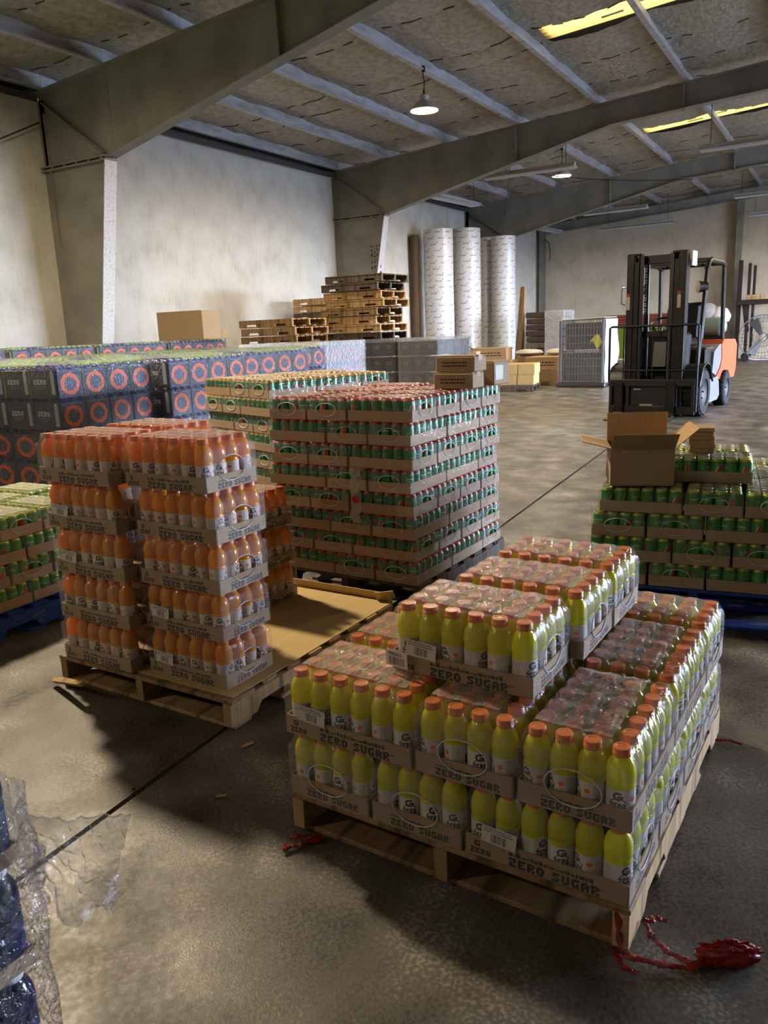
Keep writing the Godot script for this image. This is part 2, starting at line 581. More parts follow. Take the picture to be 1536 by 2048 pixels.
func make_materials() -> void:
	var grain := noise_img(512, 512, 3, 0.02, 5)
	var fine := noise_img(512, 512, 4, 0.12, 4)
	var blotch := noise_img(512, 512, 5, 0.006, 5)
	var bump_fine := normal_tex(noise_img(512, 512, 8, 0.08, 4), 6.0)
	# concrete floor: worn, blotchy, half polished
	var floor_m := mat("concrete", Color.WHITE, 0.5)
	tri_tex(floor_m, ramp_tex(noise_img(1024, 1024, 11, 0.004, 6), [[0.0, Color(0.17, 0.155, 0.135)], [0.22, Color(0.305, 0.285, 0.25)], [0.5, Color(0.38, 0.36, 0.32)], [0.75, Color(0.425, 0.405, 0.36)], [1.0, Color(0.60, 0.58, 0.53)]], noise_img(1024, 1024, 12, 0.12, 5), 0.85), 0.5, true)
	floor_m.detail_enabled = true
	floor_m.detail_blend_mode = BaseMaterial3D.BLEND_MODE_MUL
	floor_m.detail_albedo = ramp_tex(noise_img(512, 512, 14, 0.012, 4), [[0.0, Color(0.78, 0.77, 0.75)], [0.5, Color(0.95, 0.945, 0.94)], [1.0, Color(1, 1, 1)]])
	floor_m.roughness_texture = ramp_tex(noise_img(512, 512, 13, 0.008, 5), [[0.0, Color(0.5, 0.5, 0.5)], [0.5, Color(0.8, 0.8, 0.8)], [1.0, Color(1, 1, 1)]], fine.duplicate(), 0.4)
	floor_m.roughness = 0.62
	put_normal(floor_m, normal_tex(noise_img(1024, 1024, 15, 0.30, 4), 4.0), 0.05)
	mat("joint_fill", Color(0.10, 0.09, 0.08), 0.9)
	# painted concrete wall with streaks and scuffs
	var wall := mat("wall_paint", Color.WHITE, 0.8)
	tri_tex(wall, ramp_tex(noise_img(512, 512, 21, 0.010, 5), [[0.0, Color(0.70, 0.68, 0.62)], [0.35, Color(0.755, 0.735, 0.675)], [1.0, Color(0.80, 0.78, 0.725)]], noise_img(512, 512, 22, 0.10, 4, 1.0, 0.10), 0.45), 0.3, true)
	put_normal(wall, bump_fine, 0.04)
	var wallb := mat("wall_paint_grey", Color(0.95, 0.90, 0.84), 0.85)
	tri_tex(wallb, wall.albedo_texture, 0.22, true)
	mat("wall_joint", Color(0.30, 0.28, 0.25), 0.9)
	# steel
	var st := mat("steel_primer", Color.WHITE, 0.55, 0.0)
	tri_tex(st, ramp_tex(blotch.duplicate(), [[0.0, Color(0.42, 0.41, 0.37)], [0.5, Color(0.48, 0.47, 0.425)], [1.0, Color(0.53, 0.515, 0.47)]], fine.duplicate(), 0.2), 0.4, true)
	var stp := mat("steel_flange", Color.WHITE, 0.6)
	tri_tex(stp, ramp_tex(noise_img(512, 512, 24, 0.05, 5), [[0.0, Color(0.34, 0.27, 0.22)], [0.16, Color(0.68, 0.67, 0.65)], [0.5, Color(0.76, 0.755, 0.74)], [1.0, Color(0.80, 0.795, 0.78)]]), 0.8, true)
	var pur := mat("purlin_steel", Color.WHITE, 0.42, 0.2)
	tri_tex(pur, ramp_tex(noise_img(512, 512, 25, 0.02, 5, 0.3, 1.0), [[0.0, Color(0.55, 0.52, 0.49)], [0.5, Color(0.66, 0.65, 0.64)], [1.0, Color(0.74, 0.735, 0.73)]]), 0.5, true)
	mat("rod_steel", Color(0.26, 0.245, 0.23), 0.6, 0.2)
	# roof insulation: foil facing with ribs and creases
	var ins := mat("insulation", Color.WHITE, 0.5, 0.25)
	tri_tex(ins, ramp_tex(noise_img(512, 512, 31, 0.02, 5), [[0.0, Color(0.52, 0.49, 0.43)], [0.45, Color(0.63, 0.60, 0.53)], [1.0, Color(0.72, 0.69, 0.62)]], fine.duplicate(), 0.5), 0.6, true)
	put_normal(ins, normal_tex(noise_img(512, 512, 32, 0.035, 4, 1.0, 0.3), 8.0), 0.5)
	mat("seam", Color(0.27, 0.25, 0.21), 0.9)
	mat("roof_metal", Color(0.30, 0.30, 0.30), 0.6)
	var sk := mat("skylight", Color(0.80, 0.60, 0.22), 0.5)
	sk.backlight_enabled = true
	sk.backlight = Color(0.37, 0.275, 0.11)
	# cardboard
	var kraft_img := noise_img(512, 512, 41, 0.05, 4, 1.0, 0.06)
	var kraft_ramp := [[0.0, Color(0.595, 0.495, 0.37)], [0.5, Color(0.615, 0.515, 0.39)], [1.0, Color(0.635, 0.535, 0.41)]]
	var kraft_tex := ramp_tex(kraft_img, kraft_ramp, fine.duplicate(), 0.3)
	tri_tex(mat("kraft", Color.WHITE, 0.8), kraft_tex, 2.0)
	tri_tex(mat("kraft_light", Color(1.12, 1.10, 1.05), 0.8), kraft_tex, 1.6)
	tri_tex(mat("kraft_tan", Color(1.18, 1.20, 1.06), 0.8), kraft_tex, 1.6)
	tri_tex(mat("kraft_inside", Color(1.25, 1.22, 1.15), 0.85), kraft_tex, 1.5)
	mat("tape", Color(0.62, 0.50, 0.36), 0.3)
	var base := kraft_tex.get_image()
	for i in 2:
		mat("tray_front%d" % i, Color.WHITE, 0.8).albedo_texture = tray_print(base, 512, 96, true, 50 + i)
	mat("tray_end", Color.WHITE, 0.8).albedo_texture = tray_print(base, 256, 96, false, 52)
	mat("sticker", Color.WHITE, 0.6).albedo_texture = sticker_texture("")
	mat("tag_paper", Color.WHITE, 0.6).albedo_texture = sticker_texture("P000966517")
	# wood
	var wood_n := noise_img(512, 512, 61, 0.03, 5, 1.0, 0.05)
	for i in 3:
		var k := [Color(0.63, 0.50, 0.32), Color(0.70, 0.565, 0.375), Color(0.53, 0.415, 0.265)][i] as Color
		var wm := mat("wood%d" % i, Color.WHITE, 0.75)
		tri_tex(wm, ramp_tex(wood_n.duplicate(), [[0.0, k.darkened(0.45)], [0.45, k], [1.0, k.lightened(0.18)]], noise_img(512, 512, 62 + i, 0.01, 3), 0.35), 1.1)
	var wg := mat("wood_grey", Color.WHITE, 0.85)
	tri_tex(wg, ramp_tex(wood_n.duplicate(), [[0.0, Color(0.20, 0.165, 0.13)], [0.5, Color(0.33, 0.285, 0.235)], [1.0, Color(0.42, 0.37, 0.31)]]), 1.1)
	var wb := mat("wood_blue", Color.WHITE, 0.7)
	tri_tex(wb, ramp_tex(noise_img(512, 512, 66, 0.04, 5, 0.2, 1.0), [[0.0, Color(0.40, 0.34, 0.26)], [0.20, Color(0.36, 0.42, 0.50)], [0.26, Color(0.04, 0.22, 0.52)], [1.0, Color(0.06, 0.30, 0.66)]]), 1.2)
	# drinks
	for d in [["yellow", Color(0.84, 0.82, 0.03)], ["orange", Color(0.90, 0.61, 0.0)], ["blue", Color(0.01, 0.03, 0.20)]]:
		var dm := mat("drink_" + d[0], d[1], 0.12)
		dm.backlight_enabled = true
		dm.backlight = d[1] as Color
		dm.clearcoat_enabled = true
		dm.clearcoat = 0.35
		dm.clearcoat_roughness = 0.05
	mat("cap_orange", Color(0.83, 0.46, 0.21), 0.35)
	mat("cap_white", Color(0.82, 0.82, 0.80), 0.35)
	mat("cap_lime", Color(0.52, 0.66, 0.16), 0.4)
	mat("cap_navy", Color(0.03, 0.09, 0.36), 0.35)
	mat("label_yellow", Color.WHITE, 0.45).albedo_texture = label_texture(71, Color(0.85, 0.42, 0.18))
	mat("label_orange", Color(1.0, 0.95, 0.92), 0.45).albedo_texture = label_texture(72, Color(0.80, 0.35, 0.25))
	mat("label_blue", Color(0.03, 0.07, 0.25), 0.4)
	mat("label_red", Color(0.75, 0.10, 0.06), 0.5)
	mat("can_red_top", Color.WHITE, 0.3, 0.25).albedo_texture = can_texture(Color(0.70, 0.22, 0.17), 81, Color(0.04, 0.42, 0.22))
	mat("can_lime_top", Color.WHITE, 0.3, 0.25).albedo_texture = can_texture(Color(0.62, 0.70, 0.10), 82, Color(0.13, 0.50, 0.15))
	mat("can_gold_top", Color.WHITE, 0.3, 0.25).albedo_texture = can_texture(Color(0.72, 0.52, 0.16), 83, Color(0.06, 0.44, 0.22))
	mat("lid_red", Color(0.72, 0.40, 0.34), 0.35, 0.5)
	mat("lid_lime", Color(0.72, 0.74, 0.45), 0.3, 0.6)
	mat("lid_gold", Color(0.72, 0.60, 0.40), 0.3, 0.6)
	for k in 3:
		mat("carton%d" % k, Color.WHITE, 0.6).albedo_texture = carton_texture(k)
	mat("carton_top", Color(0.42, 0.53, 0.20), 0.5)
	mat("carton_navy", Color(0.035, 0.075, 0.22), 0.4)
	mat("carton_dark", Color(0.05, 0.055, 0.06), 0.5)
	# film
	var wrinkle := normal_tex(noise_img(512, 512, 91, 0.018, 4, 1.0, 0.35), 12.0)
	var crinkle := normal_tex(noise_img(512, 512, 92, 0.03, 4), 12.0)
	film("film_case", 0.04, 0.06, wrinkle, 0.9, 3.0)
	film("film_haze", 0.34, 0.12, wrinkle, 0.9, 3.0, Color(0.86, 0.85, 0.82))
	film("film_rim", 0.72, 0.15, crinkle, 0.5, 5.0)
	film("film_end", 0.11, 0.08, crinkle, 1.2, 5.0)
	film("film_torn", 0.32, 0.12, crinkle, 0.8, 5.0)
	film("film_wrap", 0.06, 0.13, crinkle, 1.5, 1.8, Color(0.80, 0.84, 0.90))
	film("film_loose", 0.36, 0.12, crinkle, 1.0, 3.0)
	film("film_thick", 0.30, 0.18, crinkle, 0.9, 1.2)
	film("film_red", 0.88, 0.22, crinkle, 1.0, 9.0, Color(0.62, 0.02, 0.03))
	# paper rolls
	var rp := Image.create(256, 256, false, Image.FORMAT_RGB8)
	rp.fill(Color(0.82, 0.815, 0.80))
	var rr := RandomNumberGenerator.new()
	rr.seed = 5
	for j in 8:
		for i in 3:
			var x := (i * 88 + j * 26) % 256
			put_scribble(rp, x, j * 32 + 12, 46, 9, Color(0.50, 0.51, 0.51), rr)
			rp.fill_rect(Rect2i((x + 50) % 250, j * 32 + 6, 5, 5), Color(0.12, 0.13, 0.14))
	mat("roll_paper", Color.WHITE, 0.28).albedo_texture = ImageTexture.create_from_image(rp)
	mat("roll_core", Color(0.36, 0.27, 0.19), 0.8)
	# machine and the rest
	mat("machine_black", Color(0.028, 0.028, 0.028), 0.4)
	mat("machine_grey", Color(0.10, 0.095, 0.085), 0.45, 0.3)
	var ms := mat("mast_steel", Color.WHITE, 0.4, 0.5)
	tri_tex(ms, ramp_tex(noise_img(256, 256, 95, 0.03, 4, 1.0, 0.2), [[0.0, Color(0.05, 0.05, 0.048)], [0.6, Color(0.10, 0.097, 0.09)], [1.0, Color(0.19, 0.18, 0.155)]]), 1.5)
	mat("machine_orange", Color(0.76, 0.33, 0.18), 0.38)
	mat("machine_silver", Color(0.48, 0.49, 0.50), 0.4, 0.2)
	mat("chrome", Color(0.72, 0.72, 0.72), 0.15, 1.0)
	mat("rubber", Color(0.045, 0.042, 0.04), 0.85)
	mat("vinyl_black", Color(0.02, 0.02, 0.022), 0.3)
	mat("lens_glass", Color(0.62, 0.60, 0.52), 0.15)
	mat("signal_amber", Color(0.60, 0.22, 0.06), 0.25)
	mat("white_paint", Color(0.72, 0.73, 0.73), 0.4)
	mat("enamel", Color(0.70, 0.69, 0.64), 0.35)
	mat("tank_green", Color(0.44, 0.50, 0.46), 0.4)
	mat("rim_brown", Color(0.10, 0.08, 0.07), 0.6)
	mat("lamp_shell", Color(0.10, 0.065, 0.045), 0.25)
	mat("rack_orange", Color(0.42, 0.17, 0.07), 0.6)
	mat("rack_brown", Color(0.13, 0.075, 0.05), 0.7)
	mat("lime_bin", Color(0.34, 0.38, 0.05), 0.5)
	mat("lime_paper", Color(0.70, 0.70, 0.25), 0.6)
	mat("wire_grey", Color(0.34, 0.35, 0.35), 0.4, 0.6)
	mat("sack_white", Color(0.74, 0.72, 0.68), 0.7)
	mat("flat_brown", Color(0.20, 0.15, 0.115), 0.85)
	mat("decal_white", Color(0.66, 0.62, 0.55), 0.5)
	mat("stencil_ink", Color(0.12, 0.10, 0.085), 0.8)
	var lg := mat("lamp_glow", Color(1, 0.96, 0.88), 0.5)
	lg.emission_enabled = true
	lg.emission = Color(1.0, 0.93, 0.80)
	lg.emission_energy_multiplier = 7.0


# ============================================================ the building
const WALL_X := -10.6
const END_Z := -30.6
const FRONT_Z := 7.6
const EAST_X := 11.4
const RIDGE_X := 0.4
const FRAMES := [-0.65, -8.47, -16.32, -23.73]
const PURLINS := [-10.45, -9.15, -7.7, -6.1, -4.5, -2.9, -1.3, 0.3]
const SKYLIGHTS := [[-4.32, -1.4, -13.1, -12.42], [-4.45, -1.2, -20.65, -20.0]]   # x0 x1 z0 z1


func roof_y(x: float) -> float:
	return 5.05 + 0.073 * (minf(x, 2.0 * RIDGE_X - x) + 10.6)


func slab_prism(poly: Array, y0: float, y1: float, m: String) -> ArrayMesh:
	var p := PackedVector2Array()
	for q in poly:
		p.append(Vector2(q.x, -q.y))
	var b := MB.new()
	b.prism(p, y1 - y0, Transform3D(Basis(Vector3.RIGHT, Vector3.FORWARD, Vector3.UP), Vector3(0, y0, 0)))
	return mesh_of([[b, m]])


func build_shell() -> void:
	# floor slabs with sawn joints between them
	var fl := thing("floor", "worn grey brown concrete warehouse floor with sawn joints", "")
	fl.remove_meta("category")
	fl.set_meta("kind", "structure")
	var g := 0.011
	var cuts := [FRONT_Z, -18.82, END_Z]
	for i in 2:
		var za: float = cuts[i] - (g if i > 0 else 0.0)
		var zb: float = cuts[i + 1] + (g if i < 1 else 0.0)
		var ja := -1.87 + 0.054 * za
		var jb := -1.87 + 0.054 * zb
		part("slab", slab_prism([Vector2(WALL_X, za), Vector2(ja - g, za), Vector2(jb - g, zb), Vector2(WALL_X, zb)], -0.15, 0.0, "concrete"), fl)
		part("slab", slab_prism([Vector2(ja + g, za), Vector2(EAST_X, za), Vector2(EAST_X, zb), Vector2(jb + g, zb)], -0.15, 0.0, "concrete"), fl)
	part("joint_bed", slab_prism([Vector2(WALL_X, FRONT_Z), Vector2(EAST_X, FRONT_Z), Vector2(EAST_X, END_Z), Vector2(WALL_X, END_Z)], -0.3, -0.02, "joint_fill"), fl)
	var yard := slab_prism([Vector2(EAST_X, 40), Vector2(70, 40), Vector2(70, -70), Vector2(EAST_X, -70)], -0.3, -0.03, "concrete")
	structure("pavement", yard, "concrete yard outside the loading doors")
	# walls
	var wl := thing("wall_left", "tall off-white painted concrete wall with streaks and panel joints", "")
	wl.remove_meta("category")
	wl.set_meta("kind", "structure")
	var zc := [FRONT_Z, -0.9, -8.6, -16.45, -22.55, END_Z]
	for i in zc.size() - 1:
		var z0: float = zc[i] - 0.01
		var z1: float = zc[i + 1] + 0.01
		part("panel", boxmesh(Vector3(0.2, 5.0, z0 - z1), "wall_paint", 0.012), wl, Transform3D(Basis.IDENTITY, Vector3(WALL_X - 0.1, 2.5, (z0 + z1) * 0.5)))
	part("joint_backing", boxmesh(Vector3(0.1, 5.6, FRONT_Z - END_Z + 0.6), "wall_joint", 0.0), wl, Transform3D(Basis.IDENTITY, Vector3(WALL_X - 0.2, 2.75, (FRONT_Z + END_Z) * 0.5)))
	structure("wall_back", boxmesh(Vector3(22.6, 6.2, 0.2), "wall_paint_grey", 0.0), "grey painted end wall behind the forklift", Transform3D(Basis.IDENTITY, Vector3(0.4, 3.1, END_Z - 0.1)))
	structure("wall_front", boxmesh(Vector3(22.6, 6.2, 0.2), "wall_paint", 0.0), "wall behind the viewer", Transform3D(Basis.IDENTITY, Vector3(0.4, 3.1, FRONT_Z + 0.1)))
	# right wall with a wide open loading door
	var wr := thing("wall_right", "painted wall with a wide open loading door letting daylight in", "")
	wr.remove_meta("category")
	wr.set_meta("kind", "structure")
	var openings := [[-12.5, -22.5]]
	var prev := FRONT_Z
	for o in openings:
		part("pier", boxmesh(Vector3(0.2, 5.4, prev - o[0]), "wall_paint", 0.0), wr, Transform3D(Basis.IDENTITY, Vector3(EAST_X + 0.1, 2.7, (prev + o[0]) * 0.5)))
		part("lintel", boxmesh(Vector3(0.2, 1.2, o[0] - o[1]), "wall_paint", 0.0), wr, Transform3D(Basis.IDENTITY, Vector3(EAST_X + 0.1, 4.8, (o[0] + o[1]) * 0.5)))
		prev = o[1]
	part("pier", boxmesh(Vector3(0.2, 5.4, prev - END_Z), "wall_paint", 0.0), wr, Transform3D(Basis.IDENTITY, Vector3(EAST_X + 0.1, 2.7, (prev + END_Z) * 0.5)))
	build_ceiling()
	for k in FRAMES.size():
		build_frame(FRAMES[k], ["first", "second", "third", "fourth"][k])
	build_end_steel()


func sag(x: float, z: float) -> float:
	# how far the blanket hangs between two purlins
	for i in PURLINS.size() - 1:
		var a: float = PURLINS[i]
		var b: float = PURLINS[i + 1]
		if x >= a and x <= b:
			return sin(PI * (x - a) / (b - a)) * (0.07 + 0.015 * sin(z * 2.3 + i * 1.7))
	return 0.0


func build_ceiling() -> void:
	var ce := thing("ceiling", "sloping roof lined with sagging silver insulation over steel purlins", "")
	ce.remove_meta("category")
	ce.set_meta("kind", "structure")
	# strips of insulation, cut round the skylights
	var cuts := [FRONT_Z]
	var z := FRONT_Z - 1.0
	while z > END_Z + 0.6:
		var near := false
		for s in SKYLIGHTS:
			if z > s[2] - 0.7 and z < s[3] + 0.7:
				near = true
		if not near:
			cuts.append(z)
		z -= 1.24
	for s in SKYLIGHTS:
		cuts.append_array([s[2], s[3]])
	cuts.append(END_Z)
	cuts.sort()
	for i in cuts.size() - 1:
		var za: float = cuts[i]
		var zb: float = cuts[i + 1]
		var spans := [[WALL_X - 0.1, RIDGE_X]]
		for s in SKYLIGHTS:
			if za > s[2] - 0.01 and zb < s[3] + 0.01:
				spans = [[WALL_X - 0.1, s[0]], [s[1], RIDGE_X]]
		for sp in spans:
			var x0: float = sp[0]
			var x1: float = sp[1]
			var nv := maxi(6, int((x1 - x0) / 0.16))
			var f := func(u: int, v: int) -> Vector3:
				var x := lerpf(x0, x1, float(v) / nv)
				var w := float(u) / 8.0
				var zz := lerpf(za, zb, w)
				var puff := sin(PI * w) * 0.035 + 0.012 * sin(x * 7.0 + zz * 3.0) * sin(PI * w) + 0.008 * sin(x * 19.0 + zz * 11.0)
				return Vector3(x, roof_y(x) + 0.245 - sag(x, zz) - puff, zz)
			var b := MB.new()
			b.grid(8, nv, f)
			part("insulation", mesh_of([[b, "insulation"]]), ce)
			# the dark lap of the facing, broken where the staples pull it up
			var se := MB.new()
			for v in nv:
				if fposmod(sin(v * 12.9 + i * 78.2) * 43.7, 1.0) < 0.4:
					var p: Vector3 = f.call(0, v)
					var q: Vector3 = f.call(0, v + 1)
					beam_between(se, p + Vector3(0, -0.008, 0), q + Vector3(0, -0.008, 0), 0.014, 0.01)
			part("seam", mesh_of([[se, "seam"]]), ce)
	# roof sheeting above, with holes for the skylights; the other slope
	var b2 := MB.new()
	var bands := [[END_Z - 0.2, SKYLIGHTS[1][2]], [SKYLIGHTS[1][2], SKYLIGHTS[1][3]], [SKYLIGHTS[1][3], SKYLIGHTS[0][2]], [SKYLIGHTS[0][2], SKYLIGHTS[0][3]], [SKYLIGHTS[0][3], FRONT_Z + 0.2]]
	for i in bands.size():
		var xs := [[WALL_X - 0.3, RIDGE_X]]
		if i % 2 == 1:
			var s: Array = SKYLIGHTS[1 if i == 1 else 0]
			xs = [[WALL_X - 0.3, s[0]], [s[1], RIDGE_X]]
		for x in xs:
			var zm: float = (bands[i][0] + bands[i][1]) * 0.5
			beam_between(b2, Vector3(x[0], roof_y(x[0]) + 0.34, zm), Vector3(x[1], roof_y(x[1]) + 0.34, zm), bands[i][1] - bands[i][0], 0.05)
	beam_between(b2, Vector3(RIDGE_X, roof_y(RIDGE_X) + 0.34, (FRONT_Z + END_Z) * 0.5), Vector3(EAST_X + 0.3, roof_y(EAST_X + 0.3) + 0.34, (FRONT_Z + END_Z) * 0.5), FRONT_Z - END_Z + 0.4, 0.05)
	part("roof_sheeting", mesh_of([[b2, "roof_metal"]]), ce)
	for sd in [[WALL_X - 0.22, 0.1], [EAST_X + 0.22, 0.1]]:
		part("eave_closure", boxmesh(Vector3(0.12, 0.9, FRONT_Z - END_Z + 0.6), "roof_metal", 0.0), ce, Transform3D(Basis.IDENTITY, Vector3(sd[0], 5.15, (FRONT_Z + END_Z) * 0.5)))
	# skylights: corrugated yellowed sheets
	for s in SKYLIGHTS:
		var sb := MB.new()
		var n := 30
		var z0: float = s[2] - 0.05
		var z1: float = s[3] + 0.05
		sb.grid(n, 12, func(u: int, v: int) -> Vector3:
			var x := lerpf(s[0] - 0.1, s[1] + 0.1, v / 12.0)
			return Vector3(x, roof_y(x) + 0.268 + 0.016 * cos(u * PI / 3.0), lerpf(z0, z1, float(u) / n)))
		part("skylight", mesh_of([[sb, "skylight"]]), ce)
		for k in 3:   # remains of the blanket across the opening
			var xk: float = lerpf(s[0], s[1], 0.12 + 0.16 * k)
			var zk: float = lerpf(s[2], s[3], [0.75, 0.35, 0.6][k])
			var lb := MB.new()
			beam_between(lb, Vector3(xk, roof_y(xk) + 0.25, zk), Vector3(xk + 0.32, roof_y(xk + 0.32) + 0.25, zk + 0.02), 0.05, 0.012)
			part("insulation_scrap", mesh_of([[lb, "insulation"]]), ce)
	# purlins, one length per bay
	var ends := [FRONT_Z, FRAMES[0], FRAMES[1], FRAMES[2], FRAMES[3], END_Z]
	for x in PURLINS:
		for i in ends.size() - 1:
			var a: float = ends[i] + 0.0
			var e: float = ends[i + 1] + 0.006
			var y := roof_y(x) + 0.005
			var pb := MB.new()
			# Z section: web, lower flange towards the ridge, upper flange towards the eave, small lips
			var zs := PackedVector2Array([Vector2(-0.003, 0.003), Vector2(0.075, 0.003), Vector2(0.075, 0.022), Vector2(0.079, 0.022), Vector2(0.079, -0.002), Vector2(-0.008, -0.002), Vector2(-0.008, 0.212), Vector2(-0.08, 0.212), Vector2(-0.08, 0.190), Vector2(-0.084, 0.190), Vector2(-0.084, 0.217), Vector2(-0.003, 0.217)])
			zs.reverse()
			pb.prism(zs, a - e, Transform3D(Basis.IDENTITY, Vector3(x, y, e)))
			for h in [a - 0.3, a - 0.55, e + 0.3, e + 0.55]:   # bolted laps
				pb.box(Vector3(x + 0.002, y + 0.07, h), Vector3(0.012, 0.02, 0.02))
				pb.box(Vector3(x + 0.002, y + 0.15, h), Vector3(0.012, 0.02, 0.02))
			part("purlin", mesh_of([[pb, "purlin_steel"]]), ce)


func build_frame(z0: float, which: String) -> void:
	var fr := thing("steel_frame", "%s grey tapered steel portal frame along the left wall" % which, "")
	fr.remove_meta("category")
	fr.set_meta("kind", "structure")
	var kx := -9.2     # inner corner of the knee
	var ky := 4.0
	var hx := -4.2     # where the haunch ends
	var hy := 5.10
	var W := 0.0
	for side in [0, 1]:
		var mir := Transform3D.IDENTITY if side == 0 else Transform3D(Basis(Vector3(-1, 0, 0), Vector3.UP, Vector3.BACK), Vector3(2.0 * RIDGE_X, 0, 0))
		var rx := RIDGE_X
		var ry := roof_y(RIDGE_X) - 0.02
		var lo := ry - 0.46
		# column web
		var cb := MB.new()
		cb.prism(PackedVector2Array([Vector2(-10.55, 0), Vector2(-9.96, 0), Vector2(kx - 0.03, ky), Vector2(-10.55, ky)]), 0.014, Transform3D(Basis.IDENTITY, Vector3(0, 0, z0 - 0.007)))
		var kb := MB.new()
		kb.prism(PackedVector2Array([Vector2(-10.55, ky), Vector2(kx, ky), Vector2(kx, roof_y(kx) - 0.02), Vector2(-10.55, roof_y(-10.55) - 0.02)]), 0.016, Transform3D(Basis.IDENTITY, Vector3(0, 0, z0 - 0.008)))
		var rb := MB.new()
		rb.prism(PackedVector2Array([Vector2(kx, ky), Vector2(hx, hy), Vector2(rx, lo), Vector2(rx, ry), Vector2(kx, roof_y(kx) - 0.02)]), 0.014, Transform3D(Basis.IDENTITY, Vector3(0, 0, z0 - 0.007)))
		# flanges
		var fi := MB.new()
		beam_between(fi, Vector3(-9.96, 0, z0), Vector3(kx, ky - 0.03, z0), 0.22, 0.016, 0.003)
		var fo := MB.new()
		beam_between(fo, Vector3(-10.55, 0, z0), Vector3(-10.55, 4.95, z0), 0.22, 0.016, 0.003)
		beam_between(fo, Vector3(-10.44, 2.9, z0 + 0.02), Vector3(-10.44, 4.75, z0 + 0.02), 0.02, 0.05)
		var ft := MB.new()
		beam_between(ft, Vector3(-10.55, roof_y(-10.55) - 0.015, z0), Vector3(rx, ry + 0.005, z0), 0.2, 0.016, 0.003)
		var fb := MB.new()
		beam_between(fb, Vector3(kx, ky, z0), Vector3(hx, hy, z0), 0.2, 0.016, 0.003)
		beam_between(fb, Vector3(hx, hy, z0), Vector3(rx, lo, z0), 0.2, 0.016, 0.003)
		var pl := MB.new()
		beam_between(pl, Vector3(kx, ky, z0), Vector3(kx, roof_y(kx) - 0.03, z0), 0.2, 0.03, 0.003)
		var cap := MB.new()
		cap.box(Vector3((-10.55 + kx) * 0.5, ky + 0.02, z0), Vector3(kx + 10.55 + 0.05, 0.02, 0.2), 0.003)
		cap.box(Vector3((-10.55 + kx) * 0.5, ky - 0.03, z0), Vector3(kx + 10.55 + 0.05, 0.02, 0.2), 0.003)
		for i in 5:
			cap.box(Vector3(-10.35 + i * 0.26, ky - 0.005, z0 + 0.065), Vector3(0.035, 0.08, 0.035), 0.005)
		var dg := MB.new()
		beam_between(dg, Vector3(kx - 0.04, ky + 0.06, z0 + 0.05), Vector3(-10.42, roof_y(-10.4) - 0.18, z0 + 0.05), 0.08, 0.016, 0.003)
		var sf := MB.new()
		for sx in [-6.1, -2.9]:
			var yb: float = ky + (hy - ky) * (sx - kx) / (hx - kx) if sx < hx else hy
			beam_between(sf, Vector3(sx, yb + 0.02, z0 + 0.05), Vector3(sx - 0.02, roof_y(sx) - 0.03, z0 + 0.05), 0.09, 0.014)
		for d in [["column_web", cb, "steel_primer"], ["knee_web", kb, "steel_primer"], ["rafter_web", rb, "steel_primer"], ["inner_flange", fi, "steel_flange"], ["outer_flange", fo, "steel_primer"], ["top_flange", ft, "steel_primer"], ["bottom_flange", fb, "steel_primer"], ["end_plate", pl, "steel_primer"], ["cap_plate", cap, "steel_primer"], ["haunch_brace", dg, "steel_primer"], ["stiffener", sf, "steel_primer"]]:
			var o := part(d[0], mesh_of([[d[1], d[2]]]), fr, mir)
			if side == 1:
				o.mesh = mirrored(o.mesh)
				o.transform = Transform3D.IDENTITY
	# stencilled marks on the web of the second column
	if which == "third":
		var st := MB.new()
		var r := RandomNumberGenerator.new()
		r.seed = 3
		for c in 4:
			var y := 3.35
			while y > 2.75:
				var l := r.randf_range(0.02, 0.07)
				st.box(Vector3(-9.62 + c * 0.075, y, z0 + 0.009), Vector3(r.randf_range(0.02, 0.045), l, 0.002))
				y -= l + r.randf_range(0.02, 0.12)
		part("stencil_marks", mesh_of([[st, "stencil_ink"]]), fr, Transform3D.IDENTITY, "black stencilled marks")


func mirrored(m: ArrayMesh) -> ArrayMesh:
	# the same shape on the other side of the ridge
	var a := m.surface_get_arrays(0)
	var src: PackedVector3Array = a[Mesh.ARRAY_VERTEX]
	var nor: PackedVector3Array = a[Mesh.ARRAY_NORMAL]
	var b := MB.new()
	for i in range(0, src.size(), 3):
		var p := []
		var q := []
		for k in 3:
			p.append(Vector3(2.0 * RIDGE_X - src[i + k].x, src[i + k].y, src[i + k].z))
			q.append(Vector3(-nor[i + k].x, nor[i + k].y, nor[i + k].z))
		b.tri(p[0], p[1], p[2], q[0], q[1], q[2])
	return mesh_of([[b, m.surface_get_material(0)]])


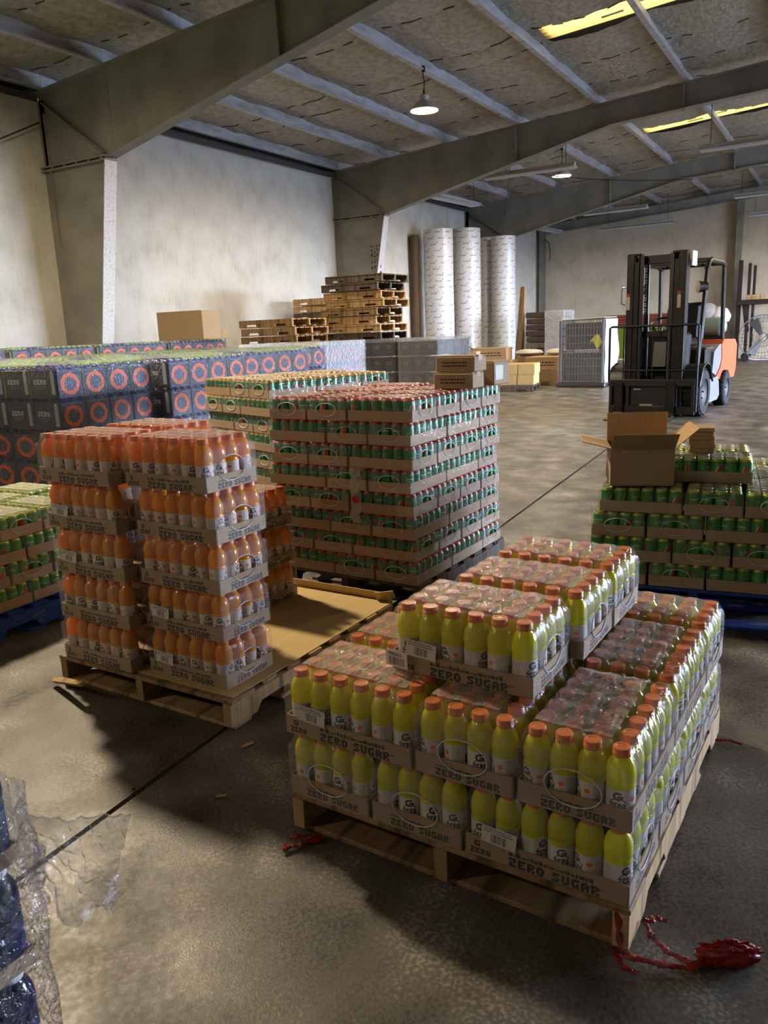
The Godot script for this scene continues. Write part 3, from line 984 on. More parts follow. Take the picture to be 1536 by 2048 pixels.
func build_end_steel() -> void:
	var e := thing("end_frame", "dark steel posts and beam against the far end wall", "")
	e.remove_meta("category")
	e.set_meta("kind", "structure")
	for x in [-10.35, -3.45, 3.5]:
		var b := MB.new()
		b.box(Vector3(x, 2.6, END_Z + 0.14), Vector3(0.2, 5.2, 0.02), 0.003)
		b.box(Vector3(x, 2.6, END_Z + 0.30), Vector3(0.2, 5.2, 0.02), 0.003)
		b.box(Vector3(x, 2.6, END_Z + 0.22), Vector3(0.014, 5.2, 0.15))
		part("end_post", mesh_of([[b, "steel_primer"]]), e)
	var r := MB.new()
	beam_between(r, Vector3(-10.5, roof_y(-10.5) - 0.02, END_Z + 0.22), Vector3(RIDGE_X, roof_y(RIDGE_X) - 0.02, END_Z + 0.22), 0.2, 0.02)
	beam_between(r, Vector3(-10.5, roof_y(-10.5) - 0.32, END_Z + 0.22), Vector3(RIDGE_X, roof_y(RIDGE_X) - 0.32, END_Z + 0.22), 0.2, 0.02)
	beam_between(r, Vector3(-10.5, roof_y(-10.5) - 0.17, END_Z + 0.22), Vector3(RIDGE_X, roof_y(RIDGE_X) - 0.17, END_Z + 0.22), 0.014, 0.3)
	part("end_rafter", mesh_of([[r, "steel_primer"]]), e)
	var c := MB.new()
	c.tube([Vector3(-10.2, 4.55, END_Z + 0.4), Vector3(-10.05, 4.4, END_Z + 0.35), Vector3(-10.02, 4.0, END_Z + 0.3), Vector3(-10.06, 3.75, END_Z + 0.3)], 0.018, 6)
	part("hanging_cable", mesh_of([[c, "machine_black"]]), e)
	# eave strut and the wall's top rail
	var es := thing("eave_strut", "long steel eave rail along the top of the left wall", "")
	es.remove_meta("category")
	es.set_meta("kind", "structure")
	var zz := [FRONT_Z, FRAMES[0], FRAMES[1], FRAMES[2], FRAMES[3], END_Z]
	for i in zz.size() - 1:
		var b := MB.new()
		b.box(Vector3(-10.5, 4.97, (zz[i] + zz[i + 1]) * 0.5), Vector3(0.16, 0.035, zz[i] - zz[i + 1] - 0.25), 0.004)
		b.box(Vector3(-10.43, 4.925, (zz[i] + zz[i + 1]) * 0.5), Vector3(0.02, 0.07, zz[i] - zz[i + 1] - 0.25), 0.004)
		part("rail", mesh_of([[b, "rod_steel"]]), es)
	# sloping brace rod on the wall and a cable with its clip loops
	var br := MB.new()
	br.tube([Vector3(-10.45, 4.62, FRAMES[1] + 0.12), Vector3(-10.5, 0.9, FRAMES[0] - 0.1)], 0.014, 6)
	structure("brace_rod", mesh_of([[br, "rod_steel"]]), "thin dark bracing rod sloping down the wall left of the nearest column")
	var ga := MB.new()
	for p in [[Vector3(-6.2, 5.0, -16.3), Vector3(-9.2, 4.62, -23.5)], [Vector3(-6.6, 4.72, -17.4), Vector3(-3.9, 5.05, -23.6)]]:
		var pts := []
		for i in 9:
			var q: Vector3 = p[0].lerp(p[1], i / 8.0)
			q.y -= 0.10 * sin(PI * i / 8.0)
			pts.append(q)
		ga.tube(pts, 0.012, 5)
	structure("roof_cable", mesh_of([[ga, "machine_black"]]), "thin dark cables slung under the roof beyond the second frame")


# ============================================================ lamps
func build_lamps() -> void:
	var where := [
		[Vector3(-6.04, 4.80, -12.05), 1.15, "glowing round high-bay lamp hanging beyond the nearest frame"],
		[Vector3(-6.04, 4.78, -19.05), 0.85, "smaller looking glowing high-bay lamp hanging beyond the second frame"],
		[Vector3(-6.04, 4.80, -4.0), 2.2, "high-bay lamp over the orange drink pallet, above the view"],
		[Vector3(-6.04, 4.80, 3.0), 0.35, "high-bay lamp behind the viewer"],
		[Vector3(2.4, 4.95, -11.15), 0.7, "high-bay lamp of the right-hand row, nearer, outside the view"],
		[Vector3(2.4, 4.95, -17.9), 0.7, "high-bay lamp of the right-hand row, farther, outside the view"],
		[Vector3(2.4, 4.95, -24.6), 2.6, "high-bay lamp of the right-hand row, farthest, outside the view"],
	]
	for w in where:
		var at: Vector3 = w[0]
		var o := thing("high_bay_lamp", w[2], "lamp", Transform3D(Basis.IDENTITY, at), "high-bay lamps")
		var sh := MB.new()
		sh.lathe([Vector2(0.222, 0.0), Vector2(0.226, 0.012), Vector2(0.19, 0.055), Vector2(0.12, 0.12), Vector2(0.075, 0.15), Vector2(0.075, 0.215), Vector2(0.045, 0.235), Vector2(0.0, 0.235)], 28)
		part("reflector", mesh_of([[sh, "enamel"]]), o)
		var le := MB.new()
		le.lathe([Vector2(0.0, -0.012), Vector2(0.12, -0.010), Vector2(0.19, 0.0), Vector2(0.21, 0.012)], 28)
		part("diffuser", mesh_of([[le, "lamp_glow"]]), o)
		var hk := MB.new()
		hk.tube([Vector3(0, 0.23, 0), Vector3(0, 0.30, 0)], 0.018, 8)
		hk.tube([Vector3(0, 0.30, 0), Vector3(0.02, 0.42, 0.01), Vector3(-0.01, 0.50, 0), Vector3(0.0, 0.60, 0)], 0.008, 6)
		hk.box(Vector3(0, 0.60, 0), Vector3(0.05, 0.09, 0.05), 0.008)
		part("hanger", mesh_of([[hk, "machine_black"]]), o)
		var l := AreaLight3D.new()
		l.name = "lamp_light"
		l.area_size = Vector2(0.34, 0.34)
		l.area_normalize_energy = true
		l.light_energy = 14.0 * w[1]
		l.light_color = Color(1.0, 0.91, 0.77)
		l.shadow_enabled = true
		l.area_range = 40.0
		l.transform = Transform3D(Basis(Vector3.RIGHT, -PI / 2), Vector3(0, -0.03, 0))
		o.add_child(l)
	# unlit strip fixtures
	var strips := [
		[Vector3(-9.16, 4.7, -18.7), Vector3(-8.98, 4.7, -21.0), "white strip light close to the left wall above the paper rolls"],
		[Vector3(-7.28, 4.7, -17.34), Vector3(-5.21, 4.7, -17.34), "long strip light hanging left of the second glowing lamp"],
		[Vector3(-7.32, 4.7, -25.2), Vector3(-5.36, 4.7, -25.0), "long strip light hanging above the wrapped crate"],
		[Vector3(-7.94, 4.7, -29.7), Vector3(-5.39, 4.7, -29.5), "long strip light hanging low before the end wall"],
		[Vector3(-2.81, 4.7, -17.55), Vector3(-0.8, 4.7, -17.45), "strip light hanging right of the second glowing lamp, nearest on that side"],
		[Vector3(-3.04, 4.7, -25.0), Vector3(-1.1, 4.7, -24.8), "strip light hanging above the forklift guard"],
		[Vector3(-3.15, 4.7, -29.8), Vector3(-1.1, 4.7, -29.8), "strip light hanging above the brown rack posts"],
		[Vector3(-9.5, 4.7, -27.6), Vector3(-9.3, 4.7, -29.4), "short strip light in the far left corner under the roof"],
	]
	for s in strips:
		var p: Vector3 = s[0]
		var q: Vector3 = s[1]
		var o := thing("strip_light", s[2], "light", Transform3D(Basis.IDENTITY, (p + q) * 0.5), "unlit strip lights")
		var d := (q - p) * 0.5
		var sd := Vector3.UP.cross(d.normalized())
		var hb := MB.new()
		beam_between(hb, -d, d, 0.11, 0.06, 0.006)
		part("housing", mesh_of([[hb, "enamel"]]), o)
		var rb := MB.new()
		for k: float in [-1.0, 1.0]:
			var z := d.normalized()
			var bs := Basis(sd, Vector3.UP, z) * Basis(Vector3.BACK, -k * 0.45)
			rb.box(sd * (k * 0.11) + Vector3(0, -0.045, 0), Vector3(0.13, 0.006, d.length() * 2.0), 0.0, bs)
		part("reflector", mesh_of([[rb, "white_paint"]]), o)
		for k: float in [-1.0, 1.0]:
			var tb := MB.new()
			tb.tube([-d * 0.97 + sd * (k * 0.05) + Vector3(0, -0.06, 0), d * 0.97 + sd * (k * 0.05) + Vector3(0, -0.06, 0)], 0.018, 8)
			part("tube", mesh_of([[tb, "white_paint"]]), o)
			var wr := MB.new()
			wr.tube([d * (0.8 * k) + Vector3(0, 0.03, 0), d * (0.8 * k) + Vector3(0, roof_y(((p + q) * 0.5 + d * (0.8 * k)).x) - 4.7 + 0.2, 0)], 0.006, 5)
			part("hanger_wire", mesh_of([[wr, "machine_black"]]), o)


# ============================================================ bottles, cans, trays and shrink film
const YP := 0.0735     # bottle pitch
const CP := 0.0665     # can pitch
const BOTTLE_STEP := 0.1995
const CAN_STEP := 0.121


func bottle_mesh(kind: String) -> ArrayMesh:
	var key := "bottle" + kind
	if not mesh_cache.has(key):
		var b := MB.new()
		b.lathe([Vector2(0.0000, 0.0019), Vector2(0.0249, 0.0000), Vector2(0.0316, 0.0039), Vector2(0.0347, 0.0137), Vector2(0.0343, 0.0292), Vector2(0.0340, 0.0331), Vector2(0.0340, 0.0975), Vector2(0.0347, 0.1014), Vector2(0.0325, 0.1053), Vector2(0.0321, 0.1082), Vector2(0.0345, 0.1121), Vector2(0.0351, 0.1209),
			Vector2(0.0350, 0.1336), Vector2(0.0330, 0.1453), Vector2(0.0288, 0.1570), Vector2(0.0225, 0.1667), Vector2(0.0191, 0.1716), Vector2(0.0187, 0.1813), Vector2(0.0000, 0.1813)], 18)
		mesh_cache[key] = mesh_of([[b, "drink_" + kind]])
	return mesh_cache[key]


func cap_mesh(m: String) -> ArrayMesh:
	var key := "cap" + m
	if not mesh_cache.has(key):
		var b := MB.new()
		b.lathe([Vector2(0.0215, 0.1735), Vector2(0.0222, 0.1755), Vector2(0.0222, 0.1784), Vector2(0.0215, 0.1794), Vector2(0.0215, 0.1911), Vector2(0.0202, 0.1935), Vector2(0.0145, 0.1938), Vector2(0.0138, 0.1929), Vector2(0.0000, 0.1929)], 18)
		mesh_cache[key] = mesh_of([[b, m]])
	return mesh_cache[key]


func label_mesh(m: String) -> ArrayMesh:
	var key := "label" + m
	if not mesh_cache.has(key):
		var b := MB.new()
		b.lathe([Vector2(0.0344, 0.0341), Vector2(0.0344, 0.0965)], 20)
		mesh_cache[key] = mesh_of([[b, m]])
	return mesh_cache[key]


func can_mesh(kind: String) -> ArrayMesh:
	var key := "can" + kind
	if not mesh_cache.has(key):
		var w := MB.new()
		w.lathe([Vector2(0.0311, 0.0097), Vector2(0.0314, 0.0126), Vector2(0.0314, 0.0951), Vector2(0.0308, 0.0999), Vector2(0.0258, 0.1096)], 16)
		var l := MB.new()
		l.lathe([Vector2(0.0000, 0.0078), Vector2(0.0211, 0.0058), Vector2(0.0239, 0.0000), Vector2(0.0311, 0.0097)], 16)
		l.lathe([Vector2(0.0258, 0.1096), Vector2(0.0256, 0.1130), Vector2(0.0251, 0.1145), Vector2(0.0239, 0.1135), Vector2(0.0225, 0.1096), Vector2(0.0000, 0.1101)], 16)
		mesh_cache[key] = mesh_of([[w, "can_%s_top" % kind], [l, "lid_" + kind]])
	return mesh_cache[key]


func tray_mesh(kind: String, w: float, d: float, h: float, long_x: bool, variant: int) -> ArrayMesh:
	var key := "tray%s%.3f%.3f%d" % [kind, w, d, variant]
	if not mesh_cache.has(key):
		var plain := MB.new()
		var lp := MB.new()
		var ep := MB.new()
		var t := 0.004
		plain.box(Vector3(0, 0.002, 0), Vector3(w - 0.001, 0.003, d - 0.001))
		var lip := [h, h]
		for s: float in [-1.0, 1.0]:
			for ax in 2:
				var half := (d if ax == 0 else w) * 0.5
				var l := (w if ax == 0 else d) * 0.5
				var o := Vector3(0, 0, s) if ax == 0 else Vector3(s, 0, 0)
				var r := Vector3(s, 0, 0) if ax == 0 else Vector3(0, 0, -s)
				var hh: float = lip[ax]
				var is_long := (ax == 0) == long_x
				var tgt := lp if is_long else ep
				var e := 0.004   # rounded upright edges
				tgt.quad(o * half - r * (l - e), o * half + r * (l - e), o * half + r * (l - e) + Vector3.UP * hh, o * half - r * (l - e) + Vector3.UP * hh, o)
				plain.quad(o * half + r * (l - e), o * (half - e) + r * l, o * (half - e) + r * l + Vector3.UP * hh, o * half + r * (l - e) + Vector3.UP * hh, o + r)
				plain.quad(o * (half - t) - r * l, o * (half - t) + r * l, o * (half - t) + r * l + Vector3.UP * hh, o * (half - t) - r * l + Vector3.UP * hh, -o)
				plain.quad(o * half - r * l + Vector3.UP * hh, o * half + r * l + Vector3.UP * hh, o * (half - t) + r * l + Vector3.UP * hh, o * (half - t) - r * l + Vector3.UP * hh, Vector3.UP)
		var printed := kind != "can"
		mesh_cache[key] = mesh_of([[plain, "kraft"], [lp, ("tray_front%d" % variant) if printed else "kraft"], [ep, "tray_end" if printed else "kraft"]])
	return mesh_cache[key]


func film_mesh(kind: String, nx: int, nz: int, p: float, top: float, shoulder: float, cap_r: float, long_x: bool) -> ArrayMesh:
	# shrink film drawn over the caps, down the sides and open in an oval at both ends
	var key := "film%s%d%d" % [kind, nx, nz]
	if mesh_cache.has(key):
		return mesh_cache[key]
	var w := nx * p * 0.5 - 0.0048
	var d := nz * p * 0.5 - 0.0048
	var sub := 4
	var down := 9
	var nu := nx * sub + 2 * down
	var nv := nz * sub + 2 * down
	var place := func(i: int, n: int, half: float) -> Vector2:
		# (position across, how far down the side 0..1)
		if i < down:
			return Vector2(-half, 1.0 - float(i) / down)
		if i > down + n * sub:
			return Vector2(half, float(i - down - n * sub) / down)
		return Vector2(-half + 2.0 * half * (i - down) / float(n * sub), 0.0)
	var f := func(i: int, j: int) -> Vector3:
		var a: Vector2 = place.call(i, nx, w)
		var b: Vector2 = place.call(j, nz, d)
		var s := maxf(a.y, b.y)
		var x := a.x
		var z := b.x
		# the sheet hangs between the caps and falls off towards the edges
		var cx := (floorf(clampf((x + w) / p, 0.0, nx - 0.001)) + 0.5) * p - w
		var cz := (floorf(clampf((z + d) / p, 0.0, nz - 0.001)) + 0.5) * p - d
		var dist := Vector2(x - cx, z - cz).length()
		var away := clampf((dist - cap_r) / (p * 0.5 - cap_r), 0.0, 1.6)
		var edge := maxf(absf(x) - (w - p * 0.5) - cap_r, absf(z) - (d - p * 0.5) - cap_r)
		var fall := clampf(edge / (p * 0.5 - cap_r), 0.0, 1.0)
		var y := top - away * (top - shoulder) * 0.06 - fall * fall * (top - shoulder) * 0.7
		y += 0.0009 * sin(i * 2.1 + j * 1.3)
		if s > 0.0:
			y = lerpf(y, 0.001, pow(s, 0.9))
			var bulge := 0.0016 * cos(TAU * ((x + w) / p - 0.5)) if b.y > a.y else 0.0016 * cos(TAU * ((z + d) / p - 0.5))
			var wob := 0.0012 * sin(i * 1.7 + j * 2.9)
			if b.y > a.y:
				z += signf(z) * (bulge + wob + 0.0015)
			else:
				x += signf(x) * (bulge + wob + 0.0015)
		return Vector3(x, y, z)
	var hy := shoulder * 0.52
	var rw := (d if long_x else w) * 0.50
	var rh := shoulder * 0.33
	var hole := func(i: int, j: int, q: Vector3, q2: Vector3) -> bool:
		var m := (q + q2) * 0.5
		var on_end := (i < down or i >= nu - down) if long_x else (j < down or j >= nv - down)
		if not on_end:
			return false
		var l := m.z if long_x else m.x
		return Vector2(l / rw, (m.y - hy) / rh).length() < 1.0
	# the film lies milky over the inner rows and is drawn thin and clear over the outer ones
	var milky := func(i: int, j: int) -> bool:
		return i >= down + 1 and i < nu - down - sub + (1 if long_x else 0) and j >= down + 1 and j < nv - down - sub
	var at_end := func(i: int, j: int) -> bool:
		return (i < down or i >= nu - down) if long_x else (j < down or j >= nv - down)
	var clear := MB.new()
	clear.grid(nu, nv, f, func(i: int, j: int, _q: Vector3, _q2: Vector3) -> bool:
		return at_end.call(i, j) or milky.call(i, j))
	var ends := MB.new()
	ends.grid(nu, nv, f, func(i: int, j: int, q: Vector3, q2: Vector3) -> bool:
		return not at_end.call(i, j) or hole.call(i, j, q, q2))
	var haze := MB.new()
	haze.grid(nu, nv, f, func(i: int, j: int, _q: Vector3, _q2: Vector3) -> bool:
		return not milky.call(i, j))
	var rim := MB.new()
	for s: float in [-1.0, 1.0]:
		var pts := []
		for k in 22:
			var a := TAU * k / 22.0
			var l := cos(a) * rw * 1.0
			var yy := hy + sin(a) * rh
			pts.append(Vector3(s * (w + 0.0015), yy, l) if long_x else Vector3(l, yy, s * (d + 0.0015)))
		rim.tube(pts, 0.002, 5, true)
	mesh_cache[key] = mesh_of([[clear, "film_case"], [ends, "film_end"], [haze, "film_haze"], [rim, "film_rim"]])
	return mesh_cache[key]


func shown(ix: int, iz: int, nx: int, nz: int, faces: String) -> bool:
	if "t" in faces:
		return true
	return ("f" in faces and iz >= nz - 1) or ("b" in faces and iz <= 0) or ("r" in faces and ix >= nx - 1) or ("l" in faces and ix <= 0)


func drink_case(kind: String, nx: int, nz: int, xf: Transform3D, label: String, group: String, faces: String, sticker := "") -> Node3D:
	var bottle := kind in ["yellow", "orange", "blue"]
	var p := YP if bottle else CP
	var o := thing("bottle_case" if bottle else "can_case", label, "drink case", xf, group)
	var w := nx * p - 0.011
	var d := nz * p - 0.011
	var long_x := nx > nz
	var th := 0.058 if bottle else 0.055
	part("tray", tray_mesh("bottle" if bottle else "can", w, d, th, long_x, rng.randi() % 2 if bottle else 0), o)
	for iz in nz:
		for ix in nx:
			if not shown(ix, iz, nx, nz, faces):
				continue
			var at := Vector3((ix - (nx - 1) * 0.5) * (w - 0.076 * p / YP) / (nx - 1), 0.003, (iz - (nz - 1) * 0.5) * (d - 0.076 * p / YP) / (nz - 1))
			var turn := Basis(Vector3.UP, rng.randf() * TAU)
			if bottle:
				var m := part("bottle", bottle_mesh(kind), o, Transform3D(turn, at))
				part("cap", cap_mesh("cap_white" if kind == "blue" else "cap_orange"), m)
				part("label", label_mesh("label_" + kind), m)
			else:
				part("can", can_mesh(kind), o, Transform3D(turn, at))
	if bottle:
		part("shrink_film", film_mesh("bottle", nx, nz, p, 0.1975, 0.147, 0.021, long_x), o)
	else:
		part("shrink_film", film_mesh("can", nx, nz, p, 0.1188, 0.106, 0.027, long_x), o)
	if "s" in sticker:
		var sb := MB.new()
		var hw := 0.048
		sb.quad(Vector3(-hw, -0.023, 0), Vector3(hw, -0.023, 0), Vector3(hw, 0.023, 0), Vector3(-hw, 0.023, 0), Vector3.BACK)
		sb.quad(Vector3(-hw, -0.023, -0.0006), Vector3(hw, -0.023, -0.0006), Vector3(hw, 0.023, -0.0006), Vector3(-hw, 0.023, -0.0006), Vector3.FORWARD)
		var sx := -w * 0.27 if long_x else -w * 0.1
		part("barcode_sticker", mesh_of([[sb, "sticker"]]), o, Transform3D(Basis(Vector3.BACK, -0.06) * Basis(Vector3.RIGHT, -0.08), Vector3(sx, 0.077, d * 0.5 + 0.0065)), "white barcode sticker")
	return o


func pallet_xf(o: Vector3, phi: float) -> Transform3D:
	return Transform3D(Basis(Vector3.UP, -phi), o)


const WORD := ["lowest", "second", "third", "fourth", "fifth", "sixth", "seventh", "topmost"]
# a layer of nine cases, interlocked; [across, back, cells across, cells deep]
const LAYER_A := [[0, 0, 6, 4], [0, 4, 6, 4], [0, 8, 6, 4], [6, 0, 4, 6], [6, 6, 4, 6], [10, 0, 4, 6], [10, 6, 4, 6], [8, 12, 6, 4], [1, 12, 6, 4]]
const LAYER_B := [[8, 0, 6, 4], [8, 4, 6, 4], [8, 8, 6, 4], [0, 0, 4, 6], [0, 6, 4, 6], [4, 0, 4, 6], [4, 6, 4, 6], [8, 12, 6, 4], [1, 12, 6, 4]]


func lay(kind: String, T: Transform3D, y: float, cell: Array, p: float, label: String, group: String, faces: String, jig := 0.004, sticker := "") -> Node3D:
	var nx: int = cell[2]
	var nz: int = cell[3]
	var c := Vector3((cell[0] + nx * 0.5) * p + rng.randf_range(-jig, jig), y, -(cell[1] + nz * 0.5) * p + rng.randf_range(-jig, jig))
	return drink_case(kind, nx, nz, T * Transform3D(Basis(Vector3.UP, rng.randf_range(-0.003, 0.003)), c), label, group, faces, sticker)


func place_words(cell: Array, wide: int, deep: int) -> String:
	# where in its layer a case lies, in words
	var cx: float = cell[0] + cell[2] * 0.5
	var cz: float = cell[1] + cell[3] * 0.5
	var a := "left" if cx < wide * 0.36 else ("right" if cx > wide * 0.62 else "middle")
	var n := int(cell[1] / 4.0)
	var row: String = ["front", "second", "third", "back"][mini(n, 3)] if cell[3] == 4 else ["front", "rear"][0 if cell[1] < 5 else 1]
	var turn := "long side" if cell[2] > cell[3] else "short end"
	return "%s %s place, %s forward" % [row, a, turn]


func make_pallet(label: String, T: Transform3D, w: float, d: float, h: float, style := "wood", group := "") -> Node3D:
	# three stringers running back, boards across; origin at the front left corner on the floor
	var o := thing("pallet", label, "pallet", T, group)
	var bt := 0.017
	var sh := h - 2.0 * bt
	var pick := func() -> String:
		return "wood_blue" if style == "blue" else ("wood_grey" if style == "grey" else "wood%d" % (rng.randi() % 3))
	for k in 3:
		var x: float = [0.02, w * 0.5, w - 0.02][k]
		var out := PackedVector2Array([Vector2(0, bt), Vector2(0, bt + sh), Vector2(-d, bt + sh), Vector2(-d, bt)])
		# notches for the forks
		var nt := [-d + 0.15, -d + 0.18, -d + 0.35, -d + 0.38, -0.38, -0.35, -0.18, -0.15]
		for q in 2:
			out.append(Vector2(nt[q * 4], bt))
			out.append(Vector2(nt[q * 4 + 1], bt + sh * 0.42))
			out.append(Vector2(nt[q * 4 + 2], bt + sh * 0.42))
			out.append(Vector2(nt[q * 4 + 3], bt))
		var b := MB.new()
		# outline in (z, y), thickness along x
		b.prism(out, 0.04, Transform3D(Basis(Vector3.BACK, Vector3.UP, Vector3.LEFT), Vector3(x + 0.02, 0, 0)))
		part("stringer", mesh_of([[b, pick.call()]]), o)
	var tops := [0.07, 0.245, 0.40, 0.555, 0.71, 0.865, 1.02, d - 0.07]
	for k in tops.size():
		var bw: float = 0.138 if k == 0 or k == tops.size() - 1 else rng.randf_range(0.085, 0.10)
		part("deck_board", boxmesh(Vector3(w + (0.006 if k % 3 == 0 else -0.006), bt, snappedf(bw, 0.01)), pick.call(), 0.003), o, Transform3D(Basis(Vector3.UP, rng.randf_range(-0.006, 0.006)), Vector3(w * 0.5, h - bt * 0.5, -tops[k])))
	for k in 5:
		var z: float = [0.07, 0.36, d * 0.5, d - 0.36, d - 0.07][k]
		part("bottom_board", boxmesh(Vector3(w - 0.004, bt, 0.10), pick.call(), 0.003), o, Transform3D(Basis(Vector3.UP, rng.randf_range(-0.008, 0.008)), Vector3(w * 0.5, bt * 0.5, -z)))
	return o


func build_yellow_pallet() -> void:
	var T := pallet_xf(Vector3(-1.3646, 0, -1.6876), deg_to_rad(2.21))
	make_pallet("rough wooden pallet under the yellow drink cases", T * Transform3D(Basis.IDENTITY, Vector3(0.01, 0, 0)), 1.016, 1.19, 0.1298)
	var g := "yellow drink cases"
	for c in LAYER_B:
		var faces := ("f" if c[1] == 0 else "") + ("r" if c[0] + c[2] == 14 else "") + ("l" if c[0] == 0 else "")
		lay("yellow", T, 0.1298, c, YP, "yellow drink case in the bottom layer, %s" % place_words(c, 14, 16), g, faces, 0.0015, "s" if c == LAYER_B[0] else "")
	for c in LAYER_A:
		lay("yellow", T, 0.1298 + BOTTLE_STEP, c, YP, "yellow drink case in the middle layer, %s" % place_words(c, 14, 16), g, "t", 0.0015, "s" if c == LAYER_A[0] else "")
	var tops := [[3.85, 2.12, 6, 4, "s", "front"], [4.35, 6.16, 6, 4, "", "middle"], [4.4, 10.2, 6, 4, "", "rear"]]
	for c in tops:
		var o := lay("yellow", T, 0.1298 + 2 * BOTTLE_STEP, c, YP, "yellow drink case lying on top of the yellow pile, %s of three" % c[5], g, "t", 0.0, c[4])
		if c[5] == "front":
			var b := MB.new()
			b.box(Vector3.ZERO, Vector3(0.078, 0.048, 0.002))
			b.quad(Vector3(-0.039, -0.024, 0.0015), Vector3(0.039, -0.024, 0.0015), Vector3(0.039, 0.024, 0.0015), Vector3(-0.039, 0.024, 0.0015), Vector3.BACK)
			part("paper_tag", mesh_of([[b, "tag_paper"]]), o, Transform3D(Basis(Vector3.UP, -0.15), Vector3(-0.19, 0.04, 0.158)), "white paper tag with a barcode and number")


func build_orange_pallet() -> void:
	var T := pallet_xf(Vector3(-2.9507, 0, -2.1037), deg_to_rad(1.56))
	var h := 0.1291
	var pal := make_pallet("broken edged wooden pallet under the orange drink cases", T, 1.016, 1.219, h - 0.004)
	var sp := MB.new()   # the split end of the front bottom board
	sp.prism(PackedVector2Array([Vector2(-0.02, 0.012), Vector2(0.06, 0.018), Vector2(0.30, 0.004), Vector2(0.27, -0.012), Vector2(0.10, -0.008), Vector2(-0.02, -0.006)]), 0.02, Transform3D(Basis(Vector3.RIGHT, -0.9) * Basis(Vector3.UP, -0.32), Vector3(0.03, 0.02, 0.05)))
	part("split_board", mesh_of([[sp, "wood1"]]), pal, Transform3D.IDENTITY, "splintered end of a bottom board")
	# cardboard sheet on the pallet, its far edge turned up
	var sh := MB.new()
	sh.box(Vector3(0.505, h - 0.0015, -0.63), Vector3(1.0, 0.003, 1.20))
	sh.box(Vector3(0.665, h + 0.022, -1.232), Vector3(0.67, 0.045, 0.004), 0.0, Basis(Vector3.RIGHT, 0.25))
	sh.box(Vector3(0.965, h + 0.03, -1.225), Vector3(0.10, 0.055, 0.004), 0.0, Basis(Vector3.RIGHT, 0.5) * Basis(Vector3.UP, 0.35))
	solo("cardboard_sheet", mesh_of([[sh, "kraft_tan"]]), "brown cardboard slip sheet lying on the orange drink pallet", "cardboard sheet", T)
	var g := "orange drink cases"
	var xl := [0.03, 0.066, 0.057, 0.04, 0.045]
	var xr := [0.508, 0.51, 0.532, 0.535, 0.525]
	var dl := [0.0, -0.012, 0.0, 0.0, -0.012]
	var dr := [0.06, 0.062, 0.045, 0.05, 0.03]
	for k in 5:
		var y := h + k * BOTTLE_STEP
		var n: String = ["bottom", "second", "third", "fourth", "top"][k]
		var all := "t" if k == 4 else "fl"
		var a := [xl[k] / YP, dl[k] / YP, 6, 4]
		var b := [xr[k] / YP, dr[k] / YP, 6, 4]
		lay("orange", T, y, a, YP, "orange drink case, %s layer of the front left column" % n, g, all, 0.0, "s" if k in [2, 3] else "")
		lay("orange", T, y, b, YP, "orange drink case, %s layer of the front right column" % n, g, "t" if k == 4 else "flr", 0.0, "s" if k in [0, 1] else "")
		lay("orange", T, y, [0.06 / YP, (0.315 + 0.01 * (k % 2)) / YP, 6, 4], YP, "orange drink case, %s layer of the column behind the front left one" % n, g, "t" if k == 4 else "rl", 0.002)
	for k in 3:
		lay("orange", T, h + k * BOTTLE_STEP, [0.05 / YP, (0.83 - 0.01 * k) / YP, 6, 4], YP, "orange drink case, %s layer of the short rear column on the cardboard sheet" % ["bottom", "middle", "top"][k], g, "t" if k == 2 else "rf", 0.004)


func can_stack(T: Transform3D, base: float, kind: String, layers: Array, what: String, group: String, faces: String) -> void:
	# layers: cell lists from the bottom up
	for k in layers.size():
		var cells: Array = layers[k]
		var shift := T * Transform3D(Basis.IDENTITY, Vector3(rng.randf_range(-0.014, 0.014), 0, rng.randf_range(-0.012, 0.012)))
		for c in cells:
			var fc := ""
			if "f" in faces and c[1] < 0.5:
				fc += "f"
			if "r" in faces and c[0] + c[2] > 12.9:
				fc += "r"
			if "l" in faces and c[0] < 0.5:
				fc += "l"
			var open: bool = k == layers.size() - 1 or c.size() > 4
			if open:
				fc = "t"
			if fc == "":
				continue   # buried in the pile
			var row: String = "topmost" if k == layers.size() - 1 else WORD[k]
			lay(kind, shift, base + k * CAN_STEP, c, CP, "%s, %s layer, %s" % [what, row, place_words(c, 14, 16)], group, fc, 0.002)


